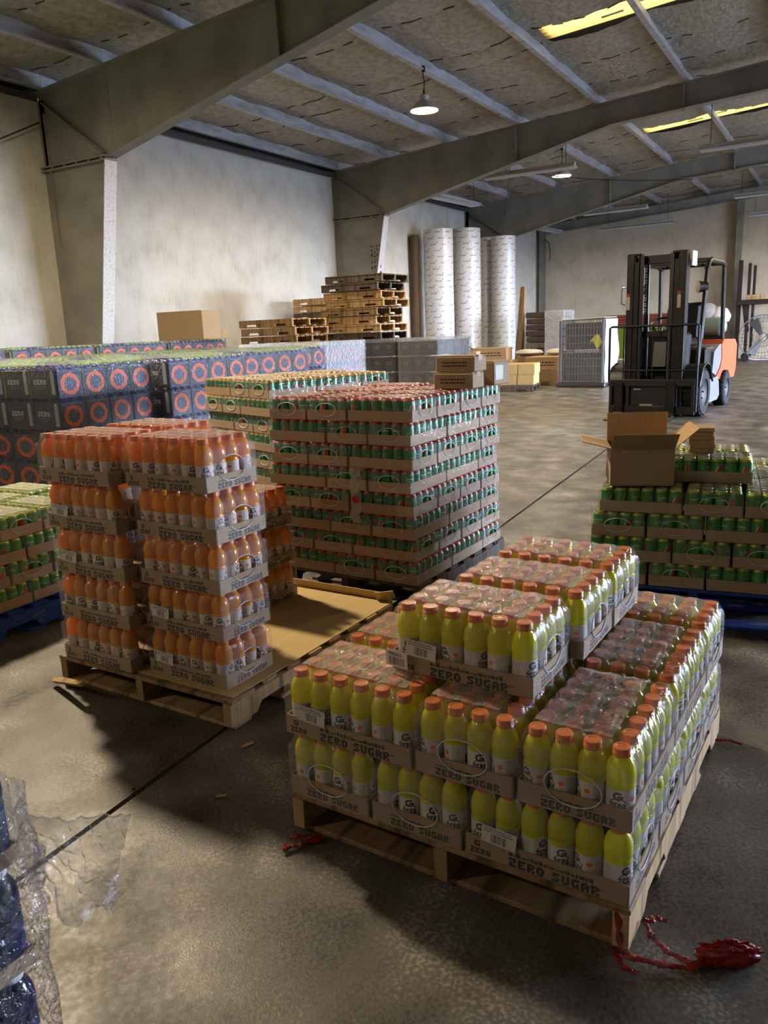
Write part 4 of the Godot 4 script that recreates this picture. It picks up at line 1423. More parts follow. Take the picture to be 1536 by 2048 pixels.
func build_can_stacks() -> void:
	# centre pile
	var T := pallet_xf(Vector3(-2.7718, 0, -3.475), deg_to_rad(2.37))
	make_pallet("dark weathered pallet under the tall centre can pile", T, 0.95, 1.08, 0.183, "grey")
	var eight := []
	for k in 8:
		eight.append(LAYER_B if k % 2 == 1 else LAYER_A)
	can_stack(T, 0.184, "red", eight, "red topped can case, tall centre pile", "can cases of the centre pile", "fr")
	# the pile behind it, turned a little
	var T2 := pallet_xf(Vector3(-4.206, 0, -4.536), 0.355)
	make_pallet("weathered pallet under the gold topped can pile behind the orange cases", T2, 0.95, 1.08, 0.21, "grey")
	var eight2 := []
	for k in 8:
		eight2.append(LAYER_A if k % 2 == 1 else LAYER_B)
	can_stack(T2, 0.217, "gold", eight2, "gold topped can case, rear pile", "can cases of the rear pile", "fr")
	# left pile
	var T3 := pallet_xf(Vector3(-4.60, 0, -2.10), deg_to_rad(-1.5))
	make_pallet("scratched blue pallet under the can pile at the left edge", T3, 0.98, 1.10, 0.14, "blue")
	can_stack(T3, 0.142, "lime", [LAYER_A, LAYER_B, LAYER_A, LAYER_B], "lime topped can case, low left pile", "can cases of the left pile", "fr")
	# right pile
	var T4 := pallet_xf(Vector3(-1.045, 0, -3.827), -0.124)
	make_pallet("blue pallet under the can pile at the right edge", T4, 0.98, 1.10, 0.195, "blue")
	var fourth := []
	for c in LAYER_A:
		fourth.append([c[0] + 0.45, c[1], c[2], c[3], 1])
	var fifth := [[4.98, 3.3, 6, 4], [4.85, 7.4, 6, 4]]
	can_stack(T4, 0.20, "lime", [LAYER_B, LAYER_A, LAYER_B, fourth, fifth], "lime topped can case, right pile", "can cases of the right pile", "flr")


# ============================================================ film wrapped pallet loads
func carton_mesh(s: Vector3, ftex: String, stex: String, capm: String) -> ArrayMesh:
	# printed carton: fronts and backs one print, sides the other, bottle tops standing out above
	var key := "carton%s%s%s%s" % [s, ftex, stex, capm]
	if mesh_cache.has(key):
		return mesh_cache[key]
	var a := MB.new()
	var b := MB.new()
	var t := MB.new()
	var h := s * 0.5
	var e := 0.006
	var up := s.y * 0.86
	for sg: float in [-1.0, 1.0]:
		var fz: float = h.z * sg
		a.quad(Vector3(-sg * (h.x - e), 0, fz), Vector3(sg * (h.x - e), 0, fz), Vector3(sg * (h.x - e), up, fz), Vector3(-sg * (h.x - e), up, fz), Vector3(0, 0, sg))
		var fx: float = h.x * sg
		b.quad(Vector3(fx, 0, sg * (h.z - e)), Vector3(fx, 0, -sg * (h.z - e)), Vector3(fx, up, -sg * (h.z - e)), Vector3(fx, up, sg * (h.z - e)), Vector3(sg, 0, 0))
		for s2: float in [-1.0, 1.0]:
			t.quad(Vector3(sg * (h.x - e), 0, s2 * h.z), Vector3(sg * h.x, 0, s2 * (h.z - e)), Vector3(sg * h.x, up, s2 * (h.z - e)), Vector3(sg * (h.x - e), up, s2 * h.z), Vector3(sg, 0, s2))
	t.quad(Vector3(-h.x, up, h.z), Vector3(h.x, up, h.z), Vector3(h.x, up, -h.z), Vector3(-h.x, up, -h.z), Vector3.UP)
	var lst := [[a, ftex], [b, stex], [t, "carton_dark" if capm == "" else ("carton_top" if capm == "cap_lime" else "carton_navy")]]
	if capm:
		var d := MB.new()
		var c := MB.new()
		var nx := maxi(2, int(s.x / 0.075))
		var nz := maxi(2, int(s.z / 0.075))
		for i in nx:
			for j in nz:
				var at := Vector3(-h.x + s.x * (i + 0.5) / nx, 0, -h.z + s.z * (j + 0.5) / nz)
				d.lathe([Vector2(0.036, up), Vector2(0.033, up + 0.012), Vector2(0.022, up + 0.022)], 8, at)
				c.lathe([Vector2(0.021, up + 0.02), Vector2(0.021, s.y), Vector2(0.0, s.y + 0.001)], 8, at)
		lst.append_array([[d, "cap_navy"], [c, capm]])
	mesh_cache[key] = mesh_of(lst)
	return mesh_cache[key]


func wrap_mesh(w: float, d: float, y0: float, y1: float, sd: int, material: String, lid := true) -> ArrayMesh:
	# stretch film wound round a load: a rounded box of wrinkled sheet with a loose top
	var b := MB.new()
	var n := 72
	var nf := FastNoiseLite.new()
	nf.seed = sd
	nf.frequency = 2.2
	nf.fractal_octaves = 3
	var per := func(u: float) -> Vector3:
		# round a rectangle with slightly cut corners
		var l := 2.0 * (w + d)
		var s := fposmod(u, 1.0) * l
		if s < w:
			return Vector3(-w * 0.5 + s, 0, d * 0.5)
		if s < w + d:
			return Vector3(w * 0.5, 0, d * 0.5 - (s - w))
		if s < 2.0 * w + d:
			return Vector3(w * 0.5 - (s - w - d), 0, -d * 0.5)
		return Vector3(-w * 0.5, 0, -d * 0.5 + (s - 2.0 * w - d))
	var side := func(i: int, j: int) -> Vector3:
		var p: Vector3 = per.call(float(i % n) / n)
		var o := Vector3(p.x / w, 0, p.z / d).normalized()
		var y := lerpf(y0, y1, j / 22.0)
		var k := nf.get_noise_3d(p.x * 1.5, y * 5.0 + p.x * 0.8, p.z * 1.5) * 0.016 + nf.get_noise_3d(p.x * 9.0, y * 3.0, p.z * 9.0) * 0.006
		return Vector3(p.x, y, p.z) + o * (0.012 + k)
	b.grid(n, 22, side)
	if lid:
		b.grid(24, 24, func(i: int, j: int) -> Vector3:
			var x := lerpf(-w * 0.5 - 0.012, w * 0.5 + 0.012, i / 24.0)
			var z := lerpf(-d * 0.5 - 0.012, d * 0.5 + 0.012, j / 24.0)
			return Vector3(x, y1 + nf.get_noise_2d(x * 8.0, z * 8.0) * 0.012, z))
	return mesh_of([[b, material]])


func wrapped_load(label: String, at: Vector3, w: float, d: float, layers: int, nx: int, nz: int, step: float, style: String, group: String, full: bool, deg := 0.0) -> Node3D:
	var o := thing("wrapped_pallet_load", label, "pallet load", turned(deg, at), group)
	var base := 1.33 - layers * step if absf(1.33 - layers * step - 0.13) < 0.1 else 0.13
	var pb := MB.new()
	pb.box(Vector3(0, 0.115, 0), Vector3(w, 0.018, d), 0.003)
	pb.box(Vector3(0, 0.009, 0), Vector3(w, 0.018, d), 0.003)
	for k in 3:
		pb.box(Vector3((k - 1) * (w * 0.5 - 0.03), 0.06, 0), Vector3(0.05, 0.085, d), 0.003)
	part("pallet", mesh_of([[pb, "wood0"]]), o)
	var cs := Vector3(w / nx, step, d / nz)
	var blue := style == "blue"
	if not full and layers > 1:
		part("lower_cartons", boxmesh(Vector3(w - 0.01, step * (layers - 1), d - 0.01), "carton_dark", 0.01), o, Transform3D(Basis.IDENTITY, Vector3(0, base + step * (layers - 1) * 0.5, 0)))
	for k in range(0 if full else layers - 1, layers):
		for i in nx:
			for j in nz:
				if k < layers - 1 and i < nx - 1 and j < nz - 1:
					continue
				# the printed window faces right on the upper pair of layers, forward on the next pair
				var flip := int((layers - 1 - k) / 2.0) % 2 == 1
				var f := "carton2"
				var s := "carton2"
				if blue:
					f = "carton0" if flip else "carton1"
					s = "carton1" if flip else "carton0"
				var capm := ""
				if blue and k == layers - 1:
					capm = "cap_lime" if (i * 7 + j * 3) % 5 != 0 else "cap_navy"
				elif blue:
					capm = "cap_navy"
				part("carton", carton_mesh(Vector3(cs.x - 0.006, cs.y, cs.z - 0.006), f, s, capm), o,
					Transform3D(Basis(Vector3.UP, rng.randf_range(-0.01, 0.01)), Vector3((i - (nx - 1) * 0.5) * cs.x, base + k * step, (j - (nz - 1) * 0.5) * cs.z)))
	part("stretch_wrap", wrap_mesh(w, d, 0.08, base + layers * step + 0.006, rng.randi() % 1000, "film_wrap"), o)
	return o


func build_wrapped_loads() -> void:
	var g := "wrapped blue drink loads"
	# the row that shows its right faces
	wrapped_load("film wrapped load of blue cartons with orange rings, behind the orange drink cases", Vector3(-5.42, 0, -4.17), 1.2, 0.90, 5, 4, 4, 0.229, "blue", g, true)
	wrapped_load("film wrapped load of blue cartons directly left of the rear can pile", Vector3(-5.28, 0, -5.14), 1.2, 0.95, 5, 4, 4, 0.229, "blue", g, true)
	wrapped_load("film wrapped load of blue cartons just behind the rear can pile", Vector3(-5.47, 0, -6.33), 1.2, 1.04, 5, 4, 4, 0.229, "blue", g, true)
	wrapped_load("film wrapped load of blue cartons set back beyond the rear can pile", Vector3(-5.98, 0, -7.42), 1.2, 1.0, 5, 4, 4, 0.229, "blue", g, true)
	var pale := wrapped_load("load thickly wrapped in pale shining film, last of the blue row", Vector3(-6.12, 0, -8.52), 1.2, 1.02, 5, 4, 4, 0.229, "blue", "", true)
	part("outer_wrap", wrap_mesh(1.23, 1.05, 0.2, 1.37, 5, "film_thick", false), pale)
	# rows behind, seen over their tops
	for r in 2:
		for c in 4 - 2 * r:
			wrapped_load("film wrapped blue load with lime topped cartons, %s row, %s from the left edge" % [["second", "third"][r], ["first", "second", "third", "fourth"][c]], Vector3(-6.73 - 1.27 * r - (0.68 if c > 1 else 0.0), 0, -4.1 - 1.28 * c), 1.2, 1.2, 5, 4, 5, 0.229, "blue", "", false)
	for c in 5:
		wrapped_load("taller film wrapped blue load in the row nearest the wall, %s from the left edge" % ["first", "second", "third", "fourth", "fifth"][c], Vector3(-9.26, 0, -4.1 - 1.31 * c), 1.2, 1.2, 5, 4, 5, 0.262, "blue", "", false)
	# dark grey loads further on
	wrapped_load("dark film wrapped load in front of the paper rolls, nearer and left", Vector3(-6.24, 0, -11.2), 0.64, 1.15, 5, 3, 4, 0.238, "dark", "", true)
	var dh := wrapped_load("dark film wrapped load with a pale shining right side", Vector3(-5.53, 0, -11.2), 0.64, 1.15, 5, 3, 4, 0.238, "dark", "", true)
	part("outer_wrap", wrap_mesh(0.665, 1.175, 0.2, 1.34, 8, "film_end", false), dh)
	# corner load at the lower left: blue bottles
	var o := thing("wrapped_bottle_stack", "film wrapped stack of blue bottles with white caps at the lower left corner", "bottle stack", turned(1.0, Vector3(-1.262, 0.06, -0.455)))
	for k in 4:
		for iz in 6:
			for ix in 4:
				if ix < 3 and iz > 0 and not (k == 3):
					continue
				var m := part("bottle", bottle_mesh("blue"), o, Transform3D(Basis(Vector3.UP, rng.randf() * TAU), Vector3((ix - 1.5) * YP, 0.003 + k * BOTTLE_STEP, (iz - 2.5) * YP)))
				part("cap", cap_mesh("cap_white"), m)
				part("label", label_mesh("label_blue"), m)
		part("tray", tray_mesh("can", 4 * YP - 0.004, 6 * YP - 0.004, 0.03, false, 0), o, Transform3D(Basis.IDENTITY, Vector3(0, k * BOTTLE_STEP, 0)))
	var pal := MB.new()
	pal.box(Vector3(-0.3, -0.012, 0.2), Vector3(0.95, 0.018, 0.9), 0.003)
	pal.box(Vector3(-0.3, -0.051, 0.2), Vector3(0.95, 0.018, 0.9), 0.003)
	for k in 3:
		pal.box(Vector3(0.13 - 0.42 * k, -0.03, 0.2), Vector3(0.04, 0.03, 0.9), 0.003)
	part("pallet", mesh_of([[pal, "wood0"]]), o)
	part("shrink_film", film_mesh("bottle", 4, 6, YP, 0.1975, 0.147, 0.021, false), o, Transform3D(Basis.IDENTITY, Vector3(0, 3 * BOTTLE_STEP, 0)))
	part("stretch_wrap", wrap_mesh(4 * YP + 0.012, 6 * YP + 0.012, 0.0, 0.735, 21, "film_wrap", false), o)
	part("stretch_wrap", wrap_mesh(4 * YP + 0.03, 6 * YP + 0.03, 0.50, 0.62, 22, "film_wrap", false), o)
	# the free end of its film, blown out to the right
	var fb := MB.new()
	var nf := FastNoiseLite.new()
	nf.seed = 12
	nf.frequency = 5.0
	nf.fractal_octaves = 3
	var fn := func(i: int, j: int) -> Vector3:
		var u := i / 30.0
		var v := j / 30.0
		var tl := Vector3(-1.122, 0.752, -0.678)
		var tr := Vector3(-0.962, 0.728, -0.778)
		var bl := Vector3(-1.10, 0.60, -0.664)
		var br := Vector3(-0.985, 0.545, -0.72)
		var p: Vector3 = tl.lerp(tr, u).lerp(bl.lerp(br, u), v)
		p += Vector3(0.46, 0.0, 0.80) * (0.020 * sin(u * 7.0 + v * 4.0) * (0.3 + v) + nf.get_noise_2d(u, v) * 0.02)
		p.y += -0.020 * sin(u * PI) * (1.0 - v) + 0.012 * sin(u * 9.0) * v
		return p
	fb.grid(30, 30, fn)
	var edge := []
	for i in 31:
		edge.append(fn.call(i, 0) + Vector3(0, 0.001, 0))
	fb.tube(edge, 0.0018, 5)
	var hem := []
	for i in 31:
		hem.append(fn.call(i, 17))
	fb.tube(hem, 0.0012, 5)
	part("loose_film", mesh_of([[fb, "film_loose"]]), o, o.transform.affine_inverse(), "loose flapping end of clear film")


# ============================================================ goods along the back
func carton(label: String, at: Vector3, s: Vector3, deg: float, m := "kraft", group := "", printed := false, taped := true) -> Node3D:
	# closed carton: body, the slit between its top flaps, tape; origin at the middle of its base
	var o := thing("carton", label, "carton", turned(deg, at), group)
	var b := MB.new()
	var h := s * 0.5
	b.box(Vector3(0, h.y - 0.002, 0), s - Vector3(0, 0.004, 0), 0.006)
	for sg: float in [-1.0, 1.0]:
		b.box(Vector3(0, s.y - 0.002, sg * h.z * 0.5), Vector3(s.x - 0.012, 0.004, h.z - 0.008), 0.001)
	part("body", mesh_of([[b, m]]), o)
	if taped:
		var t := MB.new()
		var w := minf(0.05, s.x * 0.2)
		t.box(Vector3(0, s.y + 0.0006, 0), Vector3(s.x, 0.001, w))
		for sg: float in [-1.0, 1.0]:
			t.box(Vector3(sg * (h.x + 0.0005), s.y - s.y * 0.15, 0), Vector3(0.001, s.y * 0.3, w))
		part("tape", mesh_of([[t, "tape"]]), o)
	if printed:
		var p := MB.new()
		var r := RandomNumberGenerator.new()
		r.seed = int(at.x * 1000.0)
		for l in 2:
			var x := -s.x * 0.32
			while x < s.x * 0.32:
				var lw := r.randf_range(0.03, 0.09) * s.x
				p.box(Vector3(x + lw * 0.5, s.y * (0.58 - 0.2 * l), h.z + 0.0008), Vector3(lw, s.y * 0.08, 0.001))
				x += lw + s.x * 0.02
		part("print", mesh_of([[p, "stencil_ink"]]), o)
	return o


const ORD := ["first", "second", "third", "fourth", "fifth", "sixth", "seventh", "eighth", "ninth", "tenth", "eleventh", "twelfth", "thirteenth", "fourteenth", "fifteenth", "sixteenth", "seventeenth"]


func far_pallet(label: String, at: Vector3, deg: float, style: String, group: String) -> void:
	var o := thing("pallet", label, "pallet", turned(deg, at), group)
	var key := "farpallet" + style
	if not mesh_cache.has(key):
		var t := MB.new()
		for k in 7:
			t.box(Vector3(0, 0.124, -0.45 + 0.15 * k), Vector3(1.2, 0.018, 0.11), 0.002)
		var b := MB.new()
		for k in 4:
			b.box(Vector3(0, 0.009, -0.45 + 0.3 * k), Vector3(1.2, 0.018, 0.10), 0.002)
		var s := MB.new()
		# stringer along x with two fork notches
		s.prism(PackedVector2Array([Vector2(-0.6, 0.018), Vector2(-0.46, 0.018), Vector2(-0.44, 0.055), Vector2(-0.22, 0.055), Vector2(-0.20, 0.018), Vector2(0.20, 0.018), Vector2(0.22, 0.055), Vector2(0.44, 0.055), Vector2(0.46, 0.018), Vector2(0.6, 0.018), Vector2(0.6, 0.115), Vector2(-0.6, 0.115)]), 0.04, Transform3D(Basis.IDENTITY, Vector3(0, 0, -0.02)))
		mesh_cache[key] = [mesh_of([[t, style]]), mesh_of([[s, style]]), mesh_of([[b, style]])]
	var ms: Array = mesh_cache[key]
	part("deck_boards", ms[0], o)
	for k in 3:
		part("stringer", ms[1], o, Transform3D(Basis.IDENTITY, Vector3(0, 0, -0.48 + 0.48 * k)))
	part("bottom_boards", ms[2], o)


func build_back_goods() -> void:
	# pallet stacks against the wall
	var styles := ["wood0", "wood1", "wood_grey", "wood0", "wood2", "wood1", "wood_grey"]
	var stacks := [
		[Vector3(-7.86, 0, -13.02), 17, 0.1455, "tallest stack", [0.0, 0.0, -0.04, 0.03, -0.06, 0.04, 0.0, 0.05, -0.03, 0.0, 0.02, -0.10, -0.08, 0.06, 0.0, -0.03, 0.05]],
		[Vector3(-9.62, 0, -14.45), 15, 0.1455, "stack behind the tallest", [0.0, 0.02, 0.0, -0.02, 0.03, 0.0, 0.02, 0.0, 0.03, 0.0, -0.02, 0.0, 0.02, 0.0, 0.03]],
		[Vector3(-8.82, 0, -11.75), 12, 0.1455, "low left stack", [0.0, 0.02, 0.0, 0.03, 0.0, 0.02, 0.0, -0.02, 0.02, 0.0, 0.03, -0.02]],
	]
	for s in stacks:
		for k in s[1]:
			far_pallet("worn %s pallet, %s from the floor in the %s" % [["brown", "tan", "grey", "brown", "dark", "tan", "grey"][(k * 3 + int(s[1])) % 7], ORD[k], s[3]], s[0] + Vector3(s[4][k], k * s[2], rng.randf_range(-0.03, 0.03)), rng.randf_range(-2.0, 2.0), styles[(k * 3 + int(s[1])) % 7], "pallets of the " + s[3])
	carton("big plain brown carton on top of the blue loads by the wall", Vector3(-8.97, 1.453, -9.48), Vector3(0.86, 0.43, 0.46), 6.0)
	carton("small carton lying right of the big brown carton on the blue loads", Vector3(-8.78, 1.453, -9.88), Vector3(0.30, 0.13, 0.14), 4.0)
	# paper rolls
	var rolls := [
		[Vector3(-9.86, 0, -20.3), 0.40, 4.05, "tall printed white paper roll, leftmost of the five, partly hidden by the next"],
		[Vector3(-9.69, 0, -21.75), 0.42, 4.17, "widest and tallest printed white paper roll, second from the left"],
		[Vector3(-9.42, 0, -23.1), 0.36, 4.05, "printed white paper roll squeezed between two others"],
		[Vector3(-9.02, 0, -22.95), 0.355, 4.0, "rightmost printed white paper roll beside the leaning board"],
	]
	rolls[2][0] = Vector3(-9.72, 0, -23.5 + 0.1)
	for r in rolls:
		var o := thing("paper_roll", r[3], "paper roll", turned(rng.randf() * 300.0, r[0]), "standing paper rolls")
		var b := MB.new()
		b.lathe([Vector2(r[1], 0.0), Vector2(r[1], r[2])], 40)
		var e := MB.new()
		e.lathe([Vector2(r[1], r[2]), Vector2(r[1] - 0.01, r[2] + 0.004), Vector2(0.09, r[2] + 0.004), Vector2(0.09, r[2] - 0.06), Vector2(0.0, r[2] - 0.06)], 40)
		e.lathe([Vector2(0.0, 0.0), Vector2(r[1], 0.0)], 24)
		part("wound_paper", mesh_of([[b, "roll_paper"]]), o)
		part("roll_end", mesh_of([[e, "sack_white"]]), o)
	M["roll_paper"].uv1_scale = Vector3(2.6, 3.2, 1.0)
	var tb := MB.new()
	tb.tube([Vector3(0, 0, 0), Vector3(0.02, 3.95, 0)], 0.11, 18)
	solo("cardboard_tube", mesh_of([[tb, "roll_core"]]), "long brown cardboard tube standing left of the paper rolls", "tube", turned(0, Vector3(-10.44, 0, -20.0)))
	var t2 := MB.new()
	t2.tube([Vector3(0, 0, 0), Vector3(0.02, 3.9, 0)], 0.09, 18)
	solo("cardboard_tube", mesh_of([[t2, "roll_core"]]), "brown cardboard tube standing between the first two paper rolls", "tube", turned(0, Vector3(-9.86, 0, -20.98)))
	# leaning board
	var lb := MB.new()
	lb.prism(PackedVector2Array([Vector2(-0.16, 0), Vector2(0.20, 0), Vector2(0.04, 2.5), Vector2(-0.12, 2.5)]), 0.05)
	solo("plank", mesh_of([[lb, "wood2"]]), "tall brown board leaning beside the rightmost paper roll", "board", Transform3D(Basis(Vector3.UP, -0.5) * Basis(Vector3.RIGHT, -0.10), Vector3(-8.06, 0, -21.6)))
	# bundles of folded cartons, half in film
	var bw := thing("carton_bundle_stack", "stack of dark brown flat carton bundles, its right half in shiny film", "carton stack", turned(2.0, Vector3(-7.15, 0, -21.6)))
	for k in 10:
		var bb := MB.new()
		bb.box(Vector3(-0.02 + 0.012 * (k % 3), 0.15 + k * 0.163 + 0.08, 0), Vector3(1.02, 0.15, 0.95), 0.02)
		part("bundle", mesh_of([[bb, "wood_grey" if k == 4 else "flat_brown"]]), bw)
	part("pallet", boxmesh(Vector3(1.05, 0.14, 1.0), "wood_grey", 0.01), bw, Transform3D(Basis.IDENTITY, Vector3(0, 0.07, 0)))
	part("stretch_wrap", wrap_mesh(0.52, 1.0, 0.3, 1.8, 31, "film_thick"), bw, Transform3D(Basis.IDENTITY, Vector3(0.29, 0, 0.01)))
	# tan cartons on a low pallet
	far_pallet("pallet under the tan cartons in front of the rolls", Vector3(-6.66, -0.005, -17.35), 10.0, "wood_grey", "")
	for k in 2:
		for i in 3:
			carton("yellow tan carton, %s row on the pallet before the rolls, %s of three" % [["lower", "upper"][k], ["left", "middle", "right"][i]], Vector3(-7.06 + i * 0.38 + 0.02 * k, 0.132 + k * 0.235, -17.42 - i * 0.066), Vector3(0.37, 0.232, 0.78), 10.0, "kraft_tan", "tan cartons on the pallet")
	# brown cartons behind them
	carton("brown carton right of the tan cartons, lower of two", Vector3(-6.34, 0.0, -18.95), Vector3(0.86, 0.36, 0.6), 3.0)
	carton("brown carton right of the tan cartons, upper of two", Vector3(-6.36, 0.365, -18.98), Vector3(0.88, 0.32, 0.6), 4.0, "kraft_light", "", true)
	carton("brown printed carton lying across the rear heap below the widest paper roll", Vector3(-7.62, 0.64, -18.55), Vector3(0.92, 0.30, 0.5), 4.0, "kraft_light", "", true)
	carton("brown carton under the printed one below the paper rolls", Vector3(-7.55, 0.0, -18.6), Vector3(1.0, 0.635, 0.55), 2.0)
	carton("pale carton end left of the tan cartons", Vector3(-7.35, 0.0, -16.75), Vector3(0.30, 0.92, 0.35), 8.0, "kraft_light")
	# white sacks
	for k in 2:
		var sb := MB.new()
		sb.lathe([Vector2(0.0, 0.0), Vector2(0.24, 0.02), Vector2(0.30, 0.07), Vector2(0.26, 0.13), Vector2(0.12, 0.16), Vector2(0.0, 0.165)], 20, Vector3.ZERO, Basis.from_scale(Vector3(1.25, 1, 0.8)))
		solo("sack", mesh_of([[sb, "sack_white"]]), "crumpled white sack on the rear cartons, %s of two" % ["left", "right"][k], "sack", turned(20.0 * k, Vector3(-6.98 + 0.8 * k, 0.69, -19.5 - 0.05 * k)), "white sacks")
		if k == 0:
			carton("carton under the white sacks", Vector3(-6.6, 0.0, -19.55), Vector3(1.3, 0.69, 0.5), 2.0, "kraft")
	# heap of dark straps
	var sp := MB.new()
	var rs := RandomNumberGenerator.new()
	rs.seed = 77
	for k in 46:
		var c := Vector3(rs.randf_range(-0.2, 0.2), rs.randf_range(0.0, 0.24), rs.randf_range(-0.15, 0.15))
		var a := rs.randf() * PI
		var l := rs.randf_range(0.12, 0.30)
		var dr := Vector3(cos(a), rs.randf_range(-0.5, 0.6), sin(a)) * l * 0.5
		sp.tube([c - dr, c + Vector3(0, 0.05, 0), c + dr], 0.010, 5)
	carton("dark low carton under the heap of straps", Vector3(-6.55, 0.0, -14.35), Vector3(0.5, 0.78, 0.4), 0.0, "flat_brown")
	solo("strap_heap", mesh_of([[sp, "wire_grey"]]), "tangled heap of dark grey straps beside the dark wrapped loads", "straps", turned(0, Vector3(-6.55, 0.86, -14.35)))
	# wire crate in film
	var cr := thing("wire_crate", "tall grey wire crate wrapped in shiny film left of the forklift", "crate", turned(-3.0, Vector3(-5.28, 0, -18.75)))
	var W := 1.06
	var D := 0.9
	var H := 1.52
	for sx: float in [-1.0, 1.0]:
		for sz: float in [-1.0, 1.0]:
			part("corner_post", boxmesh(Vector3(0.06, H, 0.06), "wire_grey", 0.008), cr, Transform3D(Basis.IDENTITY, Vector3(sx * (W * 0.5 - 0.03), H * 0.5, sz * (D * 0.5 - 0.03))))
	for sd in 3:
		var wb := MB.new()
		var n := 15
		for k in n:
			var u := lerpf(-0.47, 0.47, k / float(n - 1))
			var p := Vector3(u * W, 0, D * 0.5 - 0.02) if sd == 0 else Vector3((W * 0.5 - 0.02) * (1.0 if sd == 1 else -1.0), 0, u * D)
			wb.tube([p + Vector3(0, 0.1, 0), p + Vector3(0, H, 0)], 0.008, 5)
		for k in 9:
			var y := 0.12 + k * 0.174
			var a := Vector3(-W * 0.5, y, D * 0.5 - 0.02) if sd == 0 else Vector3((W * 0.5 - 0.02) * (1.0 if sd == 1 else -1.0), y, -D * 0.5)
			var b := Vector3(W * 0.5, y, D * 0.5 - 0.02) if sd == 0 else Vector3((W * 0.5 - 0.02) * (1.0 if sd == 1 else -1.0), y, D * 0.5)
			wb.tube([a, b], 0.010 if k % 3 else 0.016, 5)
		part("wire_side", mesh_of([[wb, "wire_grey"]]), cr)
	part("contents", boxmesh(Vector3(W - 0.16, 0.62, D - 0.2), "machine_black", 0.02), cr, Transform3D(Basis.IDENTITY, Vector3(0, 0.45, 0)))
	part("contents", boxmesh(Vector3(W - 0.2, 0.6, D - 0.3), "flat_brown", 0.02), cr, Transform3D(Basis.IDENTITY, Vector3(0, 1.15, 0)))
	part("base", boxmesh(Vector3(W + 0.12, 0.10, D + 0.1), "wire_grey", 0.02), cr, Transform3D(Basis.IDENTITY, Vector3(0, 0.05, 0)))
	part("top_sheet", boxmesh(Vector3(W + 0.02, 0.02, D + 0.02), "sack_white", 0.008), cr, Transform3D(Basis(Vector3.BACK, 0.03), Vector3(0, H + 0.02, 0)))
	var lp := MB.new()
	lp.grid(8, 4, func(i: int, j: int) -> Vector3:
		return Vector3(0.20 + i * 0.022 + j * 0.03, 1.0 + j * 0.04 - i * 0.025 + 0.12 * sin(i * 0.35), D * 0.5 + 0.02 + 0.01 * sin(i * 1.3 + j)))
	part("paper_slip", mesh_of([[lp, "lime_paper"]]), cr, Transform3D.IDENTITY, "yellow green slip of paper under the film")
	part("stretch_wrap", wrap_mesh(W + 0.03, D + 0.03, 0.03, H + 0.01, 41, "film_end"), cr)
	var ws := MB.new()
	ws.grid(14, 20, func(i: int, j: int) -> Vector3:
		var v := j / 20.0
		var bulge := 0.16 * exp(-pow((v - 0.52) * 3.2, 2.0)) * sin(PI * clampf(i / 14.0, 0.0, 1.0))
		return Vector3(W * 0.5 + 0.03 + bulge + 0.008 * sin(i * 1.9 + j * 0.7), 0.02 + v * (H - 0.02), -D * 0.5 + D * i / 14.0))
	part("side_sheet", mesh_of([[ws, "sack_white"]]), cr, Transform3D.IDENTITY, "white sheet hanging down the right side")
	var wh := carton("white wrapped box standing right of the wire crate", Vector3(-4.33, 0.0, -19.4), Vector3(0.34, 0.9, 0.6), 0.0, "white_paint")
	wh.set_meta("category", "box")
	# orange beams on lime green bins by the end wall
	for k in 2:
		var lbn := thing("storage_bin", "lime green storage bin under the orange beams, %s the forklift mast" % ["left of", "behind"][k], "bin", turned(0, Vector3(-6.15 + 1.7 * k, 0, -26.6)), "lime green bins")
		var bb := MB.new()
		bb.box(Vector3(0, 0.76, 0), Vector3(1.6, 0.98, 1.0), 0.03)
		for i in 7:
			bb.box(Vector3(-0.72 + i * 0.24, 0.74, 0.505), Vector3(0.05, 0.86, 0.03), 0.01)
		bb.box(Vector3(0, 1.22, 0.51), Vector3(1.6, 0.07, 0.05), 0.01)
		part("body", mesh_of([[bb, "lime_bin"]]), lbn)
		for sx: float in [-1.0, 1.0]:
			for sz: float in [-1.0, 1.0]:
				part("foot", boxmesh(Vector3(0.16, 0.27, 0.16), "rubber", 0.01), lbn, Transform3D(Basis.IDENTITY, Vector3(sx * 0.7, 0.135, sz * 0.4)))
	for k in 5:
		solo("rack_beam", boxmesh(Vector3(2.1, 0.075, 0.12), "rack_orange", 0.012), "orange steel rack beam on the lime bins, %s of the heap" % ["lowest", "second", "third", "fourth", "uppermost"][k], "beam", turned(1.5 * (k % 2), Vector3(-6.0 + 0.05 * k, 1.29 + 0.075 * k, -26.4 + 0.03 * k)), "orange rack beams")
	# bagged bundle behind the forklift
	var bg := thing("bagged_bundle", "bundle of clear plastic bags seen through the forklift frame", "plastic bundle", turned(0, Vector3(-4.15, 1.255, -26.5)))
	for k in 5:
		var eb := MB.new()
		eb.lathe([Vector2(0.0, 0.0), Vector2(0.30, 0.05), Vector2(0.36, 0.22), Vector2(0.25, 0.42), Vector2(0.08, 0.50), Vector2(0.0, 0.50)], 14, Vector3.ZERO, Basis.from_scale(Vector3(1.0, 1.0, 0.8)))
		part("bag", mesh_of([[eb, "film_thick" if k % 2 else "sack_white"]]), bg, turned(40.0 * k, Vector3(-0.55 + 0.32 * k, 0.0 + 0.12 * (k % 2), 0.05 * k)))
	# brown lumber rack
	var rk := thing("lumber_rack", "dark brown steel rack posts with a shelf at the right edge", "rack", turned(0, Vector3(-3.05, 0, -29.75)))
